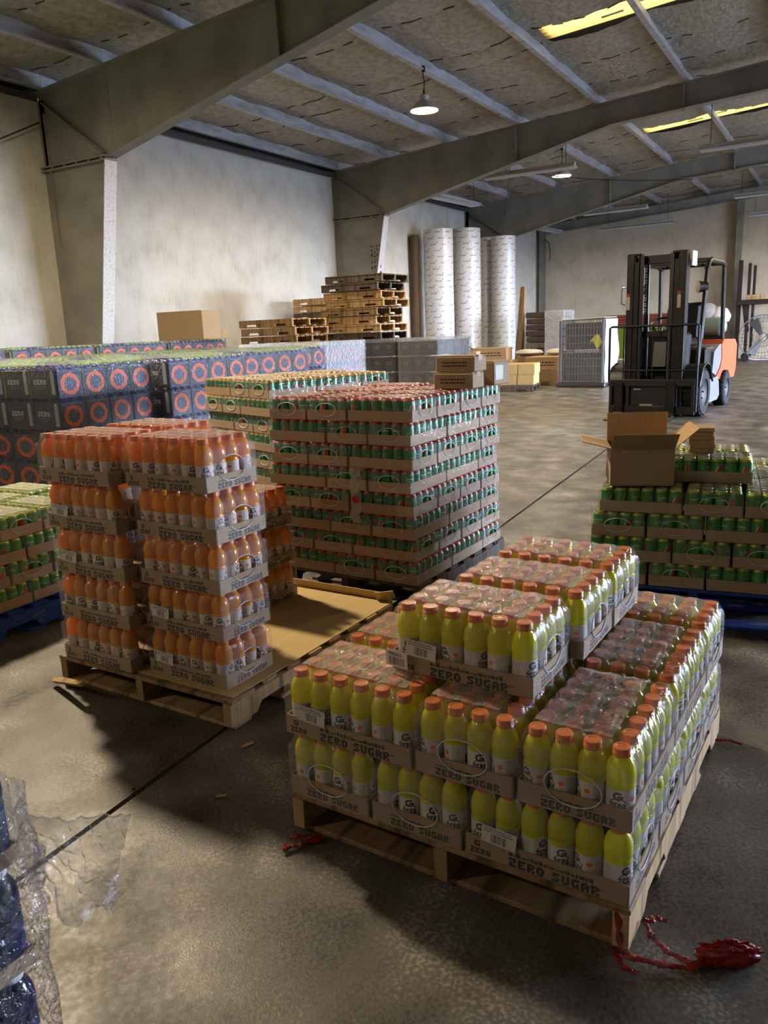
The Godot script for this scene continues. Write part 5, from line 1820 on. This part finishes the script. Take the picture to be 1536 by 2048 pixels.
	for p in [[-0.22, 3.25, 0.13], [0.06, 3.14, 0.09], [0.22, 3.06, 0.08]]:
		part("post", boxmesh(Vector3(p[2], p[1], 0.12), "rack_brown", 0.008), rk, Transform3D(Basis.IDENTITY, Vector3(p[0], p[1] * 0.5, 0)))
	part("shelf_beam", boxmesh(Vector3(1.6, 0.16, 0.4), "rack_brown", 0.01), rk, Transform3D(Basis.IDENTITY, Vector3(0.55, 1.88, 0.1)))
	part("arm", boxmesh(Vector3(0.12, 1.0, 0.1), "rack_brown", 0.01), rk, Transform3D(Basis(Vector3.BACK, 0.15), Vector3(0.02, 1.4, 0.1)))
	for k in 4:
		solo("timber_offcut", boxmesh(Vector3(0.55 - 0.08 * (k % 2), 0.075, 0.09), "wood1", 0.006), "pale timber offcut on the brown rack shelf, %s one" % ["lowest left", "lowest right", "upper left", "upper right"][k], "timber", turned(1.0 * k, Vector3(-2.74 + 0.62 * (k % 2), 2.0 + 0.078 * (k / 2), -29.62 + 0.02 * k)), "timber offcuts")
	build_fan()


func build_fan() -> void:
	var o := thing("drum_fan", "large grey drum fan on wheels at the right edge", "fan", Transform3D(Basis(Vector3.UP, 0.12), Vector3(-2.42, 0, -29.1)))
	var c := Vector3(0, 0.74, 0)
	var R := 0.71
	var face := Basis(Vector3.RIGHT, PI / 2)
	var db := MB.new()
	db.lathe([Vector2(R, -0.16), Vector2(R + 0.02, -0.15), Vector2(R + 0.02, 0.15), Vector2(R, 0.16), Vector2(R - 0.012, 0.15), Vector2(R - 0.012, -0.15), Vector2(R, -0.16)], 48, c, face)
	part("drum", mesh_of([[db, "machine_silver"]]), o)
	for s: float in [-1.0, 1.0]:
		var gb := MB.new()
		for k in 36:
			var a := TAU * k / 36.0
			var d := Vector3(cos(a), sin(a), 0)
			gb.tube([c + d * 0.12 + Vector3(0, 0, 0.17 * s), c + d * R + Vector3(0, 0, 0.155 * s)], 0.0035, 4)
		for r in [0.12, 0.3, 0.5, 0.62]:
			var pts := []
			for k in 32:
				pts.append(c + Vector3(cos(TAU * k / 32.0), sin(TAU * k / 32.0), 0) * r + Vector3(0, 0, 0.17 * s))
			gb.tube(pts, 0.004, 4, true)
		part("guard", mesh_of([[gb, "wire_grey"]]), o)
	for k in 3:
		var bl := MB.new()
		bl.grid(6, 8, func(i: int, j: int) -> Vector3:
			var r := lerpf(0.10, 0.64, j / 8.0)
			var w := lerpf(0.06, 0.16, j / 8.0)
			var u := (i / 6.0 - 0.5) * 2.0 * w
			return Vector3(u, r, u * 0.7))
		part("blade", mesh_of([[bl, "machine_silver"]]), o, Transform3D(Basis(Vector3.BACK, TAU * k / 3.0 + 0.5), c))
	var hb := MB.new()
	hb.lathe([Vector2(0.0, -0.14), Vector2(0.09, -0.13), Vector2(0.10, 0.05), Vector2(0.05, 0.09), Vector2(0.0, 0.09)], 20, c, face)
	part("motor", mesh_of([[hb, "enamel"]]), o)
	var sb := MB.new()
	sb.tube([c + Vector3(-0.6, -0.62, 0.2), c + Vector3(0.5, 0.45, 0.2)], 0.016, 6)
	part("strut", mesh_of([[sb, "chrome"]]), o)
	var fb := MB.new()
	fb.tube([Vector3(-0.5, 0.10, 0.28), Vector3(-0.2, 0.035, 0.30), Vector3(0.6, 0.035, 0.30)], 0.022, 6)
	fb.tube([Vector3(-0.5, 0.10, -0.28), Vector3(-0.2, 0.035, -0.30), Vector3(0.6, 0.035, -0.30)], 0.022, 6)
	fb.tube([Vector3(0.55, 0.035, -0.30), Vector3(0.55, 0.035, 0.30)], 0.022, 6)
	part("stand", mesh_of([[fb, "white_paint"]]), o)
	for s: float in [-1.0, 1.0]:
		var wb := MB.new()
		wb.lathe([Vector2(0.04, -0.03), Vector2(0.10, -0.03), Vector2(0.115, 0.0), Vector2(0.10, 0.03), Vector2(0.04, 0.03), Vector2(0.04, -0.03)], 20, Vector3(-0.5, 0.115, s * 0.32), face)
		part("wheel", mesh_of([[wb, "rubber"]]), o)


# ============================================================ the forklift
func bx(o: Node3D, called: String, at: Vector3, s: Vector3, m: String, bev := 0.01, bs := Basis.IDENTITY) -> MeshInstance3D:
	return part(called, boxmesh(s, m, bev), o, Transform3D(bs, at))


func build_forklift() -> void:
	var o := thing("forklift", "black and orange counterbalance forklift facing the viewer with lowered forks", "forklift", turned(-5.0, Vector3(-2.50, 0, -12.95)))
	# wheels
	for w in [[0.56, 0.36, 0.0, 0.36, 0.25, "front_wheel"], [-0.56, 0.36, 0.0, 0.36, 0.25, "front_wheel"], [0.54, 0.29, -1.72, 0.29, 0.2, "rear_wheel"], [-0.54, 0.29, -1.72, 0.29, 0.2, "rear_wheel"]]:
		var r: float = w[3]
		var hw: float = w[4] * 0.5
		var side := Basis(Vector3.BACK, -PI / 2)
		var tb := MB.new()
		tb.lathe([Vector2(r * 0.58, -hw), Vector2(r * 0.90, -hw), Vector2(r * 0.97, -hw * 0.75), Vector2(r, -hw * 0.4), Vector2(r, hw * 0.4), Vector2(r * 0.97, hw * 0.75), Vector2(r * 0.90, hw), Vector2(r * 0.58, hw)], 32, Vector3.ZERO, side)
		for k in 22:   # tread lugs
			var a := TAU * k / 22.0
			tb.box(Basis(Vector3.RIGHT, a) * Vector3(0, r * 0.995, 0), Vector3(hw * 1.75, 0.022, 0.045), 0.004, Basis(Vector3.RIGHT, a))
		var wheel := part(w[5], mesh_of([[tb, "rubber"]]), o, Transform3D(Basis.IDENTITY, Vector3(w[0], w[1], w[2])))
		var rb := MB.new()
		rb.lathe([Vector2(0.0, -hw * 0.4), Vector2(r * 0.25, -hw * 0.4), Vector2(r * 0.5, -hw * 0.7), Vector2(r * 0.6, -hw * 0.95), Vector2(r * 0.6, hw * 0.95), Vector2(r * 0.5, hw * 0.7), Vector2(r * 0.25, hw * 0.4), Vector2(0.0, hw * 0.4)], 28, Vector3.ZERO, side)
		for k in 6:
			var a := TAU * k / 6.0
			for s: float in [-1.0, 1.0]:
				rb.tube([Vector3(s * hw * 0.4, sin(a) * r * 0.3, cos(a) * r * 0.3), Vector3(s * hw * 0.66, sin(a) * r * 0.3, cos(a) * r * 0.3)], 0.014, 6)
		part("rim", mesh_of([[rb, "rim_brown"]]), wheel)
	# mast: three nested channels a side
	for s: float in [-1.0, 1.0]:
		var ob := MB.new()
		ob.box(Vector3(s * 0.425, 1.23, 0.30), Vector3(0.022, 2.40, 0.17), 0.003)
		ob.box(Vector3(s * 0.385, 1.23, 0.376), Vector3(0.10, 2.40, 0.022), 0.003)
		ob.box(Vector3(s * 0.385, 1.23, 0.224), Vector3(0.10, 2.40, 0.022), 0.003)
		part("outer_mast", mesh_of([[ob, "mast_steel"]]), o)
		var ib := MB.new()
		ib.box(Vector3(s * 0.322, 1.21, 0.30), Vector3(0.02, 2.36, 0.14), 0.003)
		ib.box(Vector3(s * 0.295, 1.17, 0.362), Vector3(0.075, 2.30, 0.02), 0.003)
		ib.box(Vector3(s * 0.295, 1.17, 0.238), Vector3(0.075, 2.30, 0.02), 0.003)
		part("inner_mast", mesh_of([[ib, "mast_steel"]]), o)
		var nb := MB.new()
		nb.box(Vector3(s * 0.238, 1.24, 0.30), Vector3(0.02, 2.34, 0.12), 0.003)
		nb.box(Vector3(s * 0.215, 1.24, 0.35), Vector3(0.05, 2.34, 0.018), 0.003)
		part("third_mast", mesh_of([[nb, "machine_black"]]), o)
		bx(o, "mast_cap", Vector3(s * 0.33, 2.42, 0.30), Vector3(0.21, 0.035, 0.17), "mast_steel")
		bx(o, "decal", Vector3(s * 0.375 - 0.03, 1.72, 0.3885), Vector3(0.05, 0.19, 0.003), "decal_white", 0.0)
		bx(o, "decal", Vector3(s * 0.375 - 0.03, 1.84, 0.389), Vector3(0.05, 0.05, 0.003), "signal_amber", 0.0)
		var hc := MB.new()
		hc.tube([Vector3(s * 0.17, 0.2, 0.20), Vector3(s * 0.17, 1.55, 0.20)], 0.035, 12)
		hc.tube([Vector3(s * 0.17, 1.55, 0.20), Vector3(s * 0.17, 2.3, 0.20)], 0.022, 10)
		part("lift_cylinder", mesh_of([[hc, "machine_black"]]), o)
		var ch := MB.new()
		for k in 40:
			ch.box(Vector3(s * 0.185, 0.6 + k * 0.042, 0.27), Vector3(0.026 if k % 2 else 0.018, 0.036, 0.012), 0.003)
		part("lift_chain", mesh_of([[ch, "mast_steel"]]), o)
		# fork
		var fk := MB.new()
		fk.prism(PackedVector2Array([Vector2(0.47, 0.54), Vector2(0.47, 0.03), Vector2(0.50, 0.012), Vector2(1.0, 0.012), Vector2(1.0, 0.022), Vector2(0.56, 0.055), Vector2(0.52, 0.09), Vector2(0.52, 0.54)]), 0.13, Transform3D(Basis(Vector3.BACK, Vector3.UP, Vector3.LEFT), Vector3((-0.48 if s < 0 else 0.30) + 0.065, 0, 0)))
		part("fork", mesh_of([[fk, "mast_steel"]]), o)
	for y in [2.34, 1.25, 0.36]:
		bx(o, "mast_crossbar", Vector3(0, y, 0.22), Vector3(0.62, 0.13 if y > 2.0 else 0.09, 0.04), "machine_grey")
	bx(o, "white_plate", Vector3(0.49, 2.32, 0.20), Vector3(0.02, 0.21, 0.26), "white_paint", 0.03)
	# carriage
	bx(o, "carriage_bar", Vector3(0, 0.53, 0.43), Vector3(1.30, 0.11, 0.05), "machine_grey")
	bx(o, "carriage_bar", Vector3(0, 0.12, 0.43), Vector3(1.30, 0.13, 0.05), "machine_grey")
	for x in [-0.62, -0.36, 0.36, 0.62]:
		bx(o, "carriage_upright", Vector3(x, 0.32, 0.43), Vector3(0.06, 0.36, 0.05), "machine_black")
	bx(o, "centre_plate", Vector3(0, 0.28, 0.38), Vector3(0.66, 0.42, 0.04), "machine_black")
	bx(o, "data_plate", Vector3(-0.08, 0.19, 0.405), Vector3(0.20, 0.03, 0.006), "decal_white", 0.002)
	bx(o, "strip", Vector3(-0.22, 0.43, 0.41), Vector3(0.11, 0.018, 0.01), "white_paint", 0.002)
	# load backrest
	var lb := MB.new()
	lb.tube([Vector3(-0.66, 0.56, 0.43), Vector3(-0.66, 1.36, 0.43), Vector3(-0.63, 1.38, 0.43), Vector3(0.63, 1.38, 0.43), Vector3(0.66, 1.36, 0.43), Vector3(0.66, 0.1, 0.43)], 0.017, 8)
	lb.tube([Vector3(-0.66, 0.72, 0.43), Vector3(0.66, 0.72, 0.43)], 0.010, 6)
	part("load_backrest", mesh_of([[lb, "machine_grey"]]), o)
	for x in [-0.44, -0.22, 0.0, 0.22, 0.44]:
		var vb := MB.new()
		vb.tube([Vector3(x, 0.56, 0.43), Vector3(x, 1.37, 0.43)], 0.009, 6)
		part("backrest_bar", mesh_of([[vb, "machine_grey"]]), o)
	# chassis and body
	bx(o, "chassis", Vector3(0, 0.42, -0.85), Vector3(0.86, 0.42, 1.75), "machine_black", 0.03)
	bx(o, "floor_plate", Vector3(0, 0.66, -0.45), Vector3(1.02, 0.05, 0.7), "machine_grey")
	bx(o, "dashboard", Vector3(0, 0.98, -0.02), Vector3(0.86, 0.56, 0.16), "machine_black", 0.04, Basis(Vector3.RIGHT, -0.15))
	var hood := MB.new()
	hood.prism(PackedVector2Array([Vector2(-1.30, 0.46), Vector2(-2.55, 0.42), Vector2(-2.68, 0.60), Vector2(-2.68, 0.98), Vector2(-2.5, 1.08), Vector2(-1.62, 1.10), Vector2(-1.50, 1.02), Vector2(-1.56, 0.80), Vector2(-1.46, 0.64), Vector2(-1.22, 0.52)]), 1.14, Transform3D(Basis(Vector3.BACK, Vector3.UP, Vector3.LEFT), Vector3(0.57, 0, 0)))
	part("counterweight", mesh_of([[hood, "machine_orange"]]), o)
	var sv := MB.new()
	sv.prism(PackedVector2Array([Vector2(-0.95, 0.60), Vector2(-1.20, 0.53), Vector2(-1.45, 0.65), Vector2(-1.55, 0.80), Vector2(-1.49, 1.03), Vector2(-1.36, 1.02), Vector2(-1.02, 0.92)]), 1.12, Transform3D(Basis(Vector3.BACK, Vector3.UP, Vector3.LEFT), Vector3(0.56, 0, 0)))
	part("side_panel", mesh_of([[sv, "machine_silver"]]), o)
	bx(o, "battery_box", Vector3(0, 0.76, -0.95), Vector3(1.04, 0.48, 0.5), "machine_black", 0.03)
	for s: float in [-1.0, 1.0]:
		var st := MB.new()
		st.prism(PackedVector2Array([Vector2(-0.42, 0.22), Vector2(-0.48, 0.48), Vector2(-1.25, 0.52), Vector2(-1.36, 0.42), Vector2(-1.44, 0.20), Vector2(-1.3, 0.13), Vector2(-0.55, 0.13)]), 0.16, Transform3D(Basis(Vector3.BACK, Vector3.UP, Vector3.LEFT), Vector3(s * 0.5 + 0.08, 0, 0)))
		part("step_panel", mesh_of([[st, "machine_silver"]]), o)
		var fe := MB.new()
		var n := 14
		fe.grid(n, 4, func(i: int, j: int) -> Vector3:
			var a := lerpf(0.25, 2.75, float(i) / n)
			return Vector3(s * 0.56 + (j - 2) * 0.068, 0.37 + sin(a) * 0.42, -0.02 + cos(a) * 0.42))
		fe.tube([Vector3(s * 0.69, 0.48, 0.38), Vector3(s * 0.69, 0.74, 0.22), Vector3(s * 0.69, 0.80, 0.0), Vector3(s * 0.69, 0.76, -0.2), Vector3(s * 0.69, 0.50, -0.42)], 0.016, 6)
		part("fender", mesh_of([[fe, "machine_black"]]), o)
		# overhead guard posts
		var pb := MB.new()
		beam_between(pb, Vector3(s * 0.54, 0.78, -0.06), Vector3(s * 0.51, 2.22, -0.52), 0.055, 0.08, 0.012)
		part("front_post", mesh_of([[pb, "machine_black"]]), o)
		var qb := MB.new()
		beam_between(qb, Vector3(s * 0.52, 1.0, -1.72), Vector3(s * 0.51, 2.30, -1.62), 0.055, 0.08, 0.012)
		part("rear_post", mesh_of([[qb, "machine_black"]]), o)
		var rb := MB.new()
		rb.tube([Vector3(s * 0.51, 2.20, -0.50), Vector3(s * 0.51, 2.31, -0.58), Vector3(s * 0.51, 2.34, -0.72), Vector3(s * 0.51, 2.33, -1.5), Vector3(s * 0.51, 2.28, -1.64)], 0.042, 8)
		part("roof_rail", mesh_of([[rb, "machine_black"]]), o)
	for k in 7:
		bx(o, "roof_bar", Vector3(-0.42 + 0.14 * k, 2.34, -1.1), Vector3(0.035, 0.05, 1.05), "machine_black", 0.008)
	bx(o, "roof_front_bar", Vector3(0, 2.33, -0.60), Vector3(1.0, 0.07, 0.08), "machine_black")
	bx(o, "roof_rear_bar", Vector3(0, 2.32, -1.62), Vector3(1.0, 0.06, 0.07), "machine_black")
	# seat, steering, levers
	bx(o, "seat", Vector3(0.02, 1.08, -0.98), Vector3(0.50, 0.14, 0.48), "vinyl_black", 0.05)
	bx(o, "seat_back", Vector3(0.02, 1.40, -1.25), Vector3(0.50, 0.58, 0.13), "vinyl_black", 0.055, Basis(Vector3.RIGHT, -0.16))
	var ar := MB.new()
	ar.tube([Vector3(-0.27, 1.12, -1.22), Vector3(-0.27, 1.62, -1.32), Vector3(-0.2, 1.70, -1.34), Vector3(0.24, 1.70, -1.34), Vector3(0.31, 1.62, -1.32), Vector3(0.31, 1.12, -1.22)], 0.018, 8)
	part("seat_frame", mesh_of([[ar, "machine_black"]]), o)
	var sw := MB.new()
	var sp := []
	for k in 24:
		sp.append(Vector3(-0.12, 1.38, -0.42) + Basis(Vector3.RIGHT, 0.6) * Vector3(cos(TAU * k / 24.0) * 0.19, 0, sin(TAU * k / 24.0) * 0.19))
	sw.tube(sp, 0.015, 7, true)
	sw.tube([Vector3(-0.12, 1.38, -0.42), Vector3(-0.12, 1.05, -0.16)], 0.03, 8)
	sw.tube([sp[0], Vector3(-0.12, 1.38, -0.42), sp[12]], 0.012, 6)
	part("steering_wheel", mesh_of([[sw, "machine_black"]]), o)
	bx(o, "display_box", Vector3(-0.42, 1.34, -0.14), Vector3(0.22, 0.17, 0.12), "machine_black", 0.02)
	for k in 3:
		var lv := MB.new()
		lv.tube([Vector3(0.12 + 0.07 * k, 1.22, -0.02), Vector3(0.12 + 0.07 * k, 1.40, -0.08)], 0.008, 6)
		lv.lathe([Vector2(0.0, -0.02), Vector2(0.02, -0.008), Vector2(0.02, 0.012), Vector2(0.0, 0.02)], 10, Vector3(0.12 + 0.07 * k, 1.41, -0.08))
		part("lever", mesh_of([[lv, "machine_black"]]), o)
	# lamps, mirror, tank
	for s: float in [-1.0, 1.0]:
		var hb := MB.new()
		hb.lathe([Vector2(0.0, -0.10), Vector2(0.07, -0.09), Vector2(0.085, 0.02), Vector2(0.09, 0.05)], 18, Vector3(s * 0.46, 1.93, -0.38), Basis(Vector3.RIGHT, PI / 2) * Basis(Vector3.BACK, 0.9))
		part("work_lamp", mesh_of([[hb, "lamp_shell" if s > 0 else "machine_black"]]), o)
		var gb := MB.new()
		gb.lathe([Vector2(0.088, 0.05), Vector2(0.06, 0.065), Vector2(0.0, 0.07)], 18, Vector3(s * 0.46, 1.93, -0.38), Basis(Vector3.RIGHT, PI / 2) * Basis(Vector3.BACK, 0.9))
		part("lamp_lens", mesh_of([[gb, "lens_glass"]]), o)
		bx(o, "lamp_bracket", Vector3(s * 0.50, 1.93, -0.43), Vector3(0.05, 0.10, 0.05), "machine_black")
	var mb := MB.new()
	mb.tube([Vector3(-0.44, 1.95, 0.36), Vector3(-0.50, 1.96, 0.36), Vector3(-0.52, 1.9, 0.36), Vector3(-0.52, 1.72, 0.36), Vector3(-0.46, 1.70, 0.36)], 0.010, 6)
	part("grab_handle", mesh_of([[mb, "chrome"]]), o)
	var tk := MB.new()
	tk.lathe([Vector2(0.0, -0.40), Vector2(0.08, -0.39), Vector2(0.15, -0.33), Vector2(0.16, -0.28), Vector2(0.16, 0.28), Vector2(0.15, 0.33), Vector2(0.08, 0.39), Vector2(0.0, 0.40)], 24, Vector3(0.1, 1.30, -2.1), Basis(Vector3.BACK, PI / 2))
	part("gas_tank", mesh_of([[tk, "tank_green"]]), o)
	bx(o, "tank_cradle", Vector3(0.1, 1.12, -2.1), Vector3(0.7, 0.05, 0.3), "machine_black")
	var ax := MB.new()
	ax.tube([Vector3(-0.5, 0.36, 0), Vector3(0.5, 0.36, 0)], 0.08, 12)
	part("axle", mesh_of([[ax, "machine_black"]]), o)


# ============================================================ small things
func open_carton(label: String, xf: Transform3D, w: float, d: float, h: float) -> void:
	var o := thing("open_carton", label, "carton", xf)
	var t := 0.004
	var b := MB.new()
	b.box(Vector3(0, t * 0.5, 0), Vector3(w, t, d))
	for s: float in [-1.0, 1.0]:
		b.box(Vector3(0, h * 0.5, s * (d - t) * 0.5), Vector3(w, h, t), 0.001)
		b.box(Vector3(s * (w - t) * 0.5, h * 0.5, 0), Vector3(t, h, d), 0.001)
	part("body", mesh_of([[b, "kraft"]]), o)
	var lean := func(at: Vector3, axis: Vector3, ang: float, sz: Vector3, m: String) -> void:
		var f := MB.new()
		f.box(Vector3(0, sz.y * 0.5, 0), sz, 0.001)
		part("flap", mesh_of([[f, m]]), o, Transform3D(Basis(axis, ang), at))
	lean.call(Vector3(0, h, d * 0.5 - t * 0.5), Vector3.RIGHT, 0.95, Vector3(w, d * 0.5, t), "kraft")
	lean.call(Vector3(0, h, -d * 0.5 + t * 0.5), Vector3.RIGHT, -0.05, Vector3(w, d * 0.5, t), "kraft_inside")
	lean.call(Vector3(-w * 0.5 + t * 0.5, h, 0), Vector3.BACK, 1.30, Vector3(t, d * 0.5, d), "kraft_inside")
	lean.call(Vector3(w * 0.5 - t * 0.5, h, 0), Vector3.BACK, -0.85, Vector3(t, d * 0.5, d), "kraft_inside")


func ribbon(b: MB, pts: Array, w: float, r: RandomNumberGenerator) -> void:
	# a crumpled strip of film along a path
	var n := pts.size() * 6
	var at := func(t: float) -> Vector3:
		var k := clampf(t, 0.0, 0.9999) * (pts.size() - 1)
		var i := int(k)
		var p: Vector3 = pts[i]
		var q: Vector3 = pts[i + 1]
		return p.lerp(q, smoothstep(0.0, 1.0, k - i))
	var ph := r.randf() * 6.0
	b.grid(n, 6, func(i: int, j: int) -> Vector3:
		var t := float(i) / n
		var p: Vector3 = at.call(t)
		var d: Vector3 = ((at.call(t + 0.02) as Vector3) - (at.call(t - 0.02) as Vector3)).normalized()
		var s := d.cross(Vector3.UP)
		if s.length() < 0.2:
			s = Vector3.RIGHT
		s = s.normalized()
		var a := (j / 6.0 - 0.5) * 4.4
		var ww := w * (0.8 + 0.3 * sin(i * 0.9 + ph))
		return p + s * sin(a) * ww * 0.5 + Vector3.UP * (cos(a) * ww * 0.28 + 0.003 * sin(i * 2.3 + j * 1.7 + ph)))


func put_carton(T: Transform3D, y: float, label: String, x: float, d: float, h: float, s: Vector3, deg: float, printed: bool) -> Node3D:
	var o: Node3D = carton(label, Vector3.ZERO, s, 0.0, "kraft", "", printed, printed)
	o.transform = T * Transform3D(Basis(Vector3.UP, deg_to_rad(deg)), Vector3(x, y + h, -d))
	return o


func build_small_things() -> void:
	# little cartons on the centre pile
	var T := pallet_xf(Vector3(-2.7718, 0, -3.475), deg_to_rad(2.37))
	var y := 0.184 + 8 * CAN_STEP + 0.003
	put_carton(T, y, "small printed brown carton on the centre can pile, lower of the front pair", 0.895, 0.60, 0.0, Vector3(0.235, 0.088, 0.16), 2.0, true)
	put_carton(T, y, "small printed brown carton on the centre can pile, upper of the front pair", 0.905, 0.61, 0.09, Vector3(0.235, 0.088, 0.16), 0.0, true)
	put_carton(T, y, "plain brown carton behind and left of the printed pair on the can pile", 0.80, 0.80, 0.0, Vector3(0.15, 0.145, 0.17), 4.0, false)
	var lbx: Node3D = put_carton(T, y, "brown carton with a white side label behind the printed pair on the can pile", 0.955, 0.86, 0.0, Vector3(0.17, 0.135, 0.19), -4.0, false)
	part("side_label", boxmesh(Vector3(0.001, 0.08, 0.09), "decal_white", 0.0), lbx, Transform3D(Basis.IDENTITY, Vector3(0.0858, 0.07, 0.03)), "white label")
	# open carton and thin boxes on the right pile
	var R := pallet_xf(Vector3(-1.045, 0, -3.827), -0.124)
	var y4 := 0.20 + 4 * CAN_STEP + 0.004
	open_carton("open brown carton with raised flaps on the right can pile", R * Transform3D(Basis(Vector3.UP, 0.20), Vector3(0.205, y4, -0.195)), 0.30, 0.29, 0.185)
	var y5 := 0.20 + 5 * CAN_STEP + 0.003
	for k in 6:
		var o := thing("flat_box", "thin flat brown box in the little stack beside the open carton, %s from below" % ["first", "second", "third", "fourth", "fifth", "sixth"][k], "box", R * Transform3D(Basis(Vector3.UP, 0.02 * (k % 3)), Vector3(0.492 + 0.005 * (k % 2) - 0.004 * k * 0.5, y5 + k * 0.0215, -0.445)), "thin flat boxes")
		part("lid", boxmesh(Vector3(0.122, 0.0205, 0.15), "kraft_light", 0.002), o, Transform3D(Basis.IDENTITY, Vector3(0, 0.0105, 0)))
		part("lid_seam", boxmesh(Vector3(0.1225, 0.002, 0.1505), "kraft", 0.0), o, Transform3D(Basis.IDENTITY, Vector3(0, 0.006, 0)))
	# torn strip of film with a printed mark hanging on the centre pile
	var hs := MB.new()
	hs.grid(6, 26, func(i: int, j: int) -> Vector3:
		return Vector3(i * 0.011 - 0.033 + 0.006 * sin(j * 0.5), -j * 0.0115, 0.006 * sin(j * 0.9 + i)))
	var hang := thing("film_strip", "torn strip of clear film with a red spot hanging on the centre can pile", "film strip", T * Transform3D(Basis.IDENTITY, Vector3(0.585, 0.79, 0.012)))
	part("strip", mesh_of([[hs, "film_torn"]]), hang)
	var sb := MB.new()
	sb.lathe([Vector2(0.0, 0.0), Vector2(0.022, 0.0), Vector2(0.022, 0.001), Vector2(0.0, 0.001)], 14, Vector3(0.004, -0.17, 0.010), Basis(Vector3.RIGHT, PI / 2))
	part("printed_spot", mesh_of([[sb, "label_red"]]), hang)
	# red film by the yellow pallet
	var r := RandomNumberGenerator.new()
	r.seed = 19
	var tg := thing("red_film", "tangle of red plastic film lying beside the front corner of the yellow pallet", "plastic film")
	var clump := MB.new()
	var nf := FastNoiseLite.new()
	nf.seed = 8
	nf.frequency = 14.0
	nf.fractal_octaves = 4
	clump.grid(36, 20, func(i: int, j: int) -> Vector3:
		var a := TAU * i / 36.0
		var e := PI * j / 20.0
		var d := Vector3(sin(e) * cos(a), cos(e), sin(e) * sin(a))
		var n := nf.get_noise_3dv(d * 0.16) * 0.5 + nf.get_noise_3dv(d * 0.5) * 0.25
		var q := d * (1.0 + n)
		return Vector3(-0.128, 0.024, -1.735) + Vector3(0.40, 0, -0.9).normalized() * q.x * 0.036 + Vector3(0.9, 0, -0.25).normalized() * q.z * 0.062 + Vector3.UP * maxf(-0.022, q.y * 0.030))
	part("clump", mesh_of([[clump, "film_red"]]), tg)
	for path in [
		[Vector3(-0.365, 0.118, -1.652), Vector3(-0.362, 0.06, -1.640), Vector3(-0.345, 0.018, -1.628), Vector3(-0.27, 0.016, -1.640), Vector3(-0.205, 0.014, -1.662), Vector3(-0.155, 0.02, -1.705)],
		[Vector3(-0.322, 0.035, -1.745), Vector3(-0.30, 0.02, -1.715), Vector3(-0.255, 0.014, -1.69), Vector3(-0.20, 0.012, -1.682), Vector3(-0.15, 0.02, -1.715)],
		[Vector3(-0.375, 0.012, -1.645), Vector3(-0.345, 0.012, -1.602), Vector3(-0.305, 0.012, -1.592)],
		[Vector3(-0.318, 0.03, -1.748), Vector3(-0.30, 0.028, -1.775), Vector3(-0.278, 0.02, -1.785)],
	]:
		var rb := MB.new()
		ribbon(rb, path, 0.020, r)
		part("strand", mesh_of([[rb, "film_red"]]), tg)
	var t2 := MB.new()
	ribbon(t2, [Vector3(-1.325, 0.012, -1.585), Vector3(-1.285, 0.014, -1.625), Vector3(-1.25, 0.012, -1.68)], 0.026, r)
	ribbon(t2, [Vector3(-1.32, 0.03, -1.62), Vector3(-1.275, 0.02, -1.66)], 0.018, r)
	solo("red_film", mesh_of([[t2, "film_red"]]), "scrap of red plastic film poking out at the left front corner of the yellow pallet", "plastic film")
	var t3 := MB.new()
	ribbon(t3, [Vector3(-0.30, 0.008, -2.785), Vector3(-0.25, 0.010, -2.80), Vector3(-0.21, 0.008, -2.79)], 0.012, r)
	solo("red_film", mesh_of([[t3, "film_red"]]), "thin dull red strip on the floor right of the yellow pallet", "plastic film")
	# splinters and crumbs on the floor
	var spots := [[Vector3(-1.815, 0.004, -2.02), 0.05, 70.0, "pale wood chip on the floor close to the orange pallet corner"], [Vector3(-1.68, 0.004, -1.72), 0.035, 40.0, "pale wood splinter on the floor between the two drink pallets"], [Vector3(-1.98, 0.003, -1.62), 0.012, 10.0, "small dark crumb on the floor left of the joint"]]
	for s in spots:
		solo("splinter", boxmesh(Vector3(s[1], 0.006, s[1] * 0.3), "wood1" if s[1] > 0.02 else "rubber", 0.001), s[3], "debris", turned(s[2], s[0]))
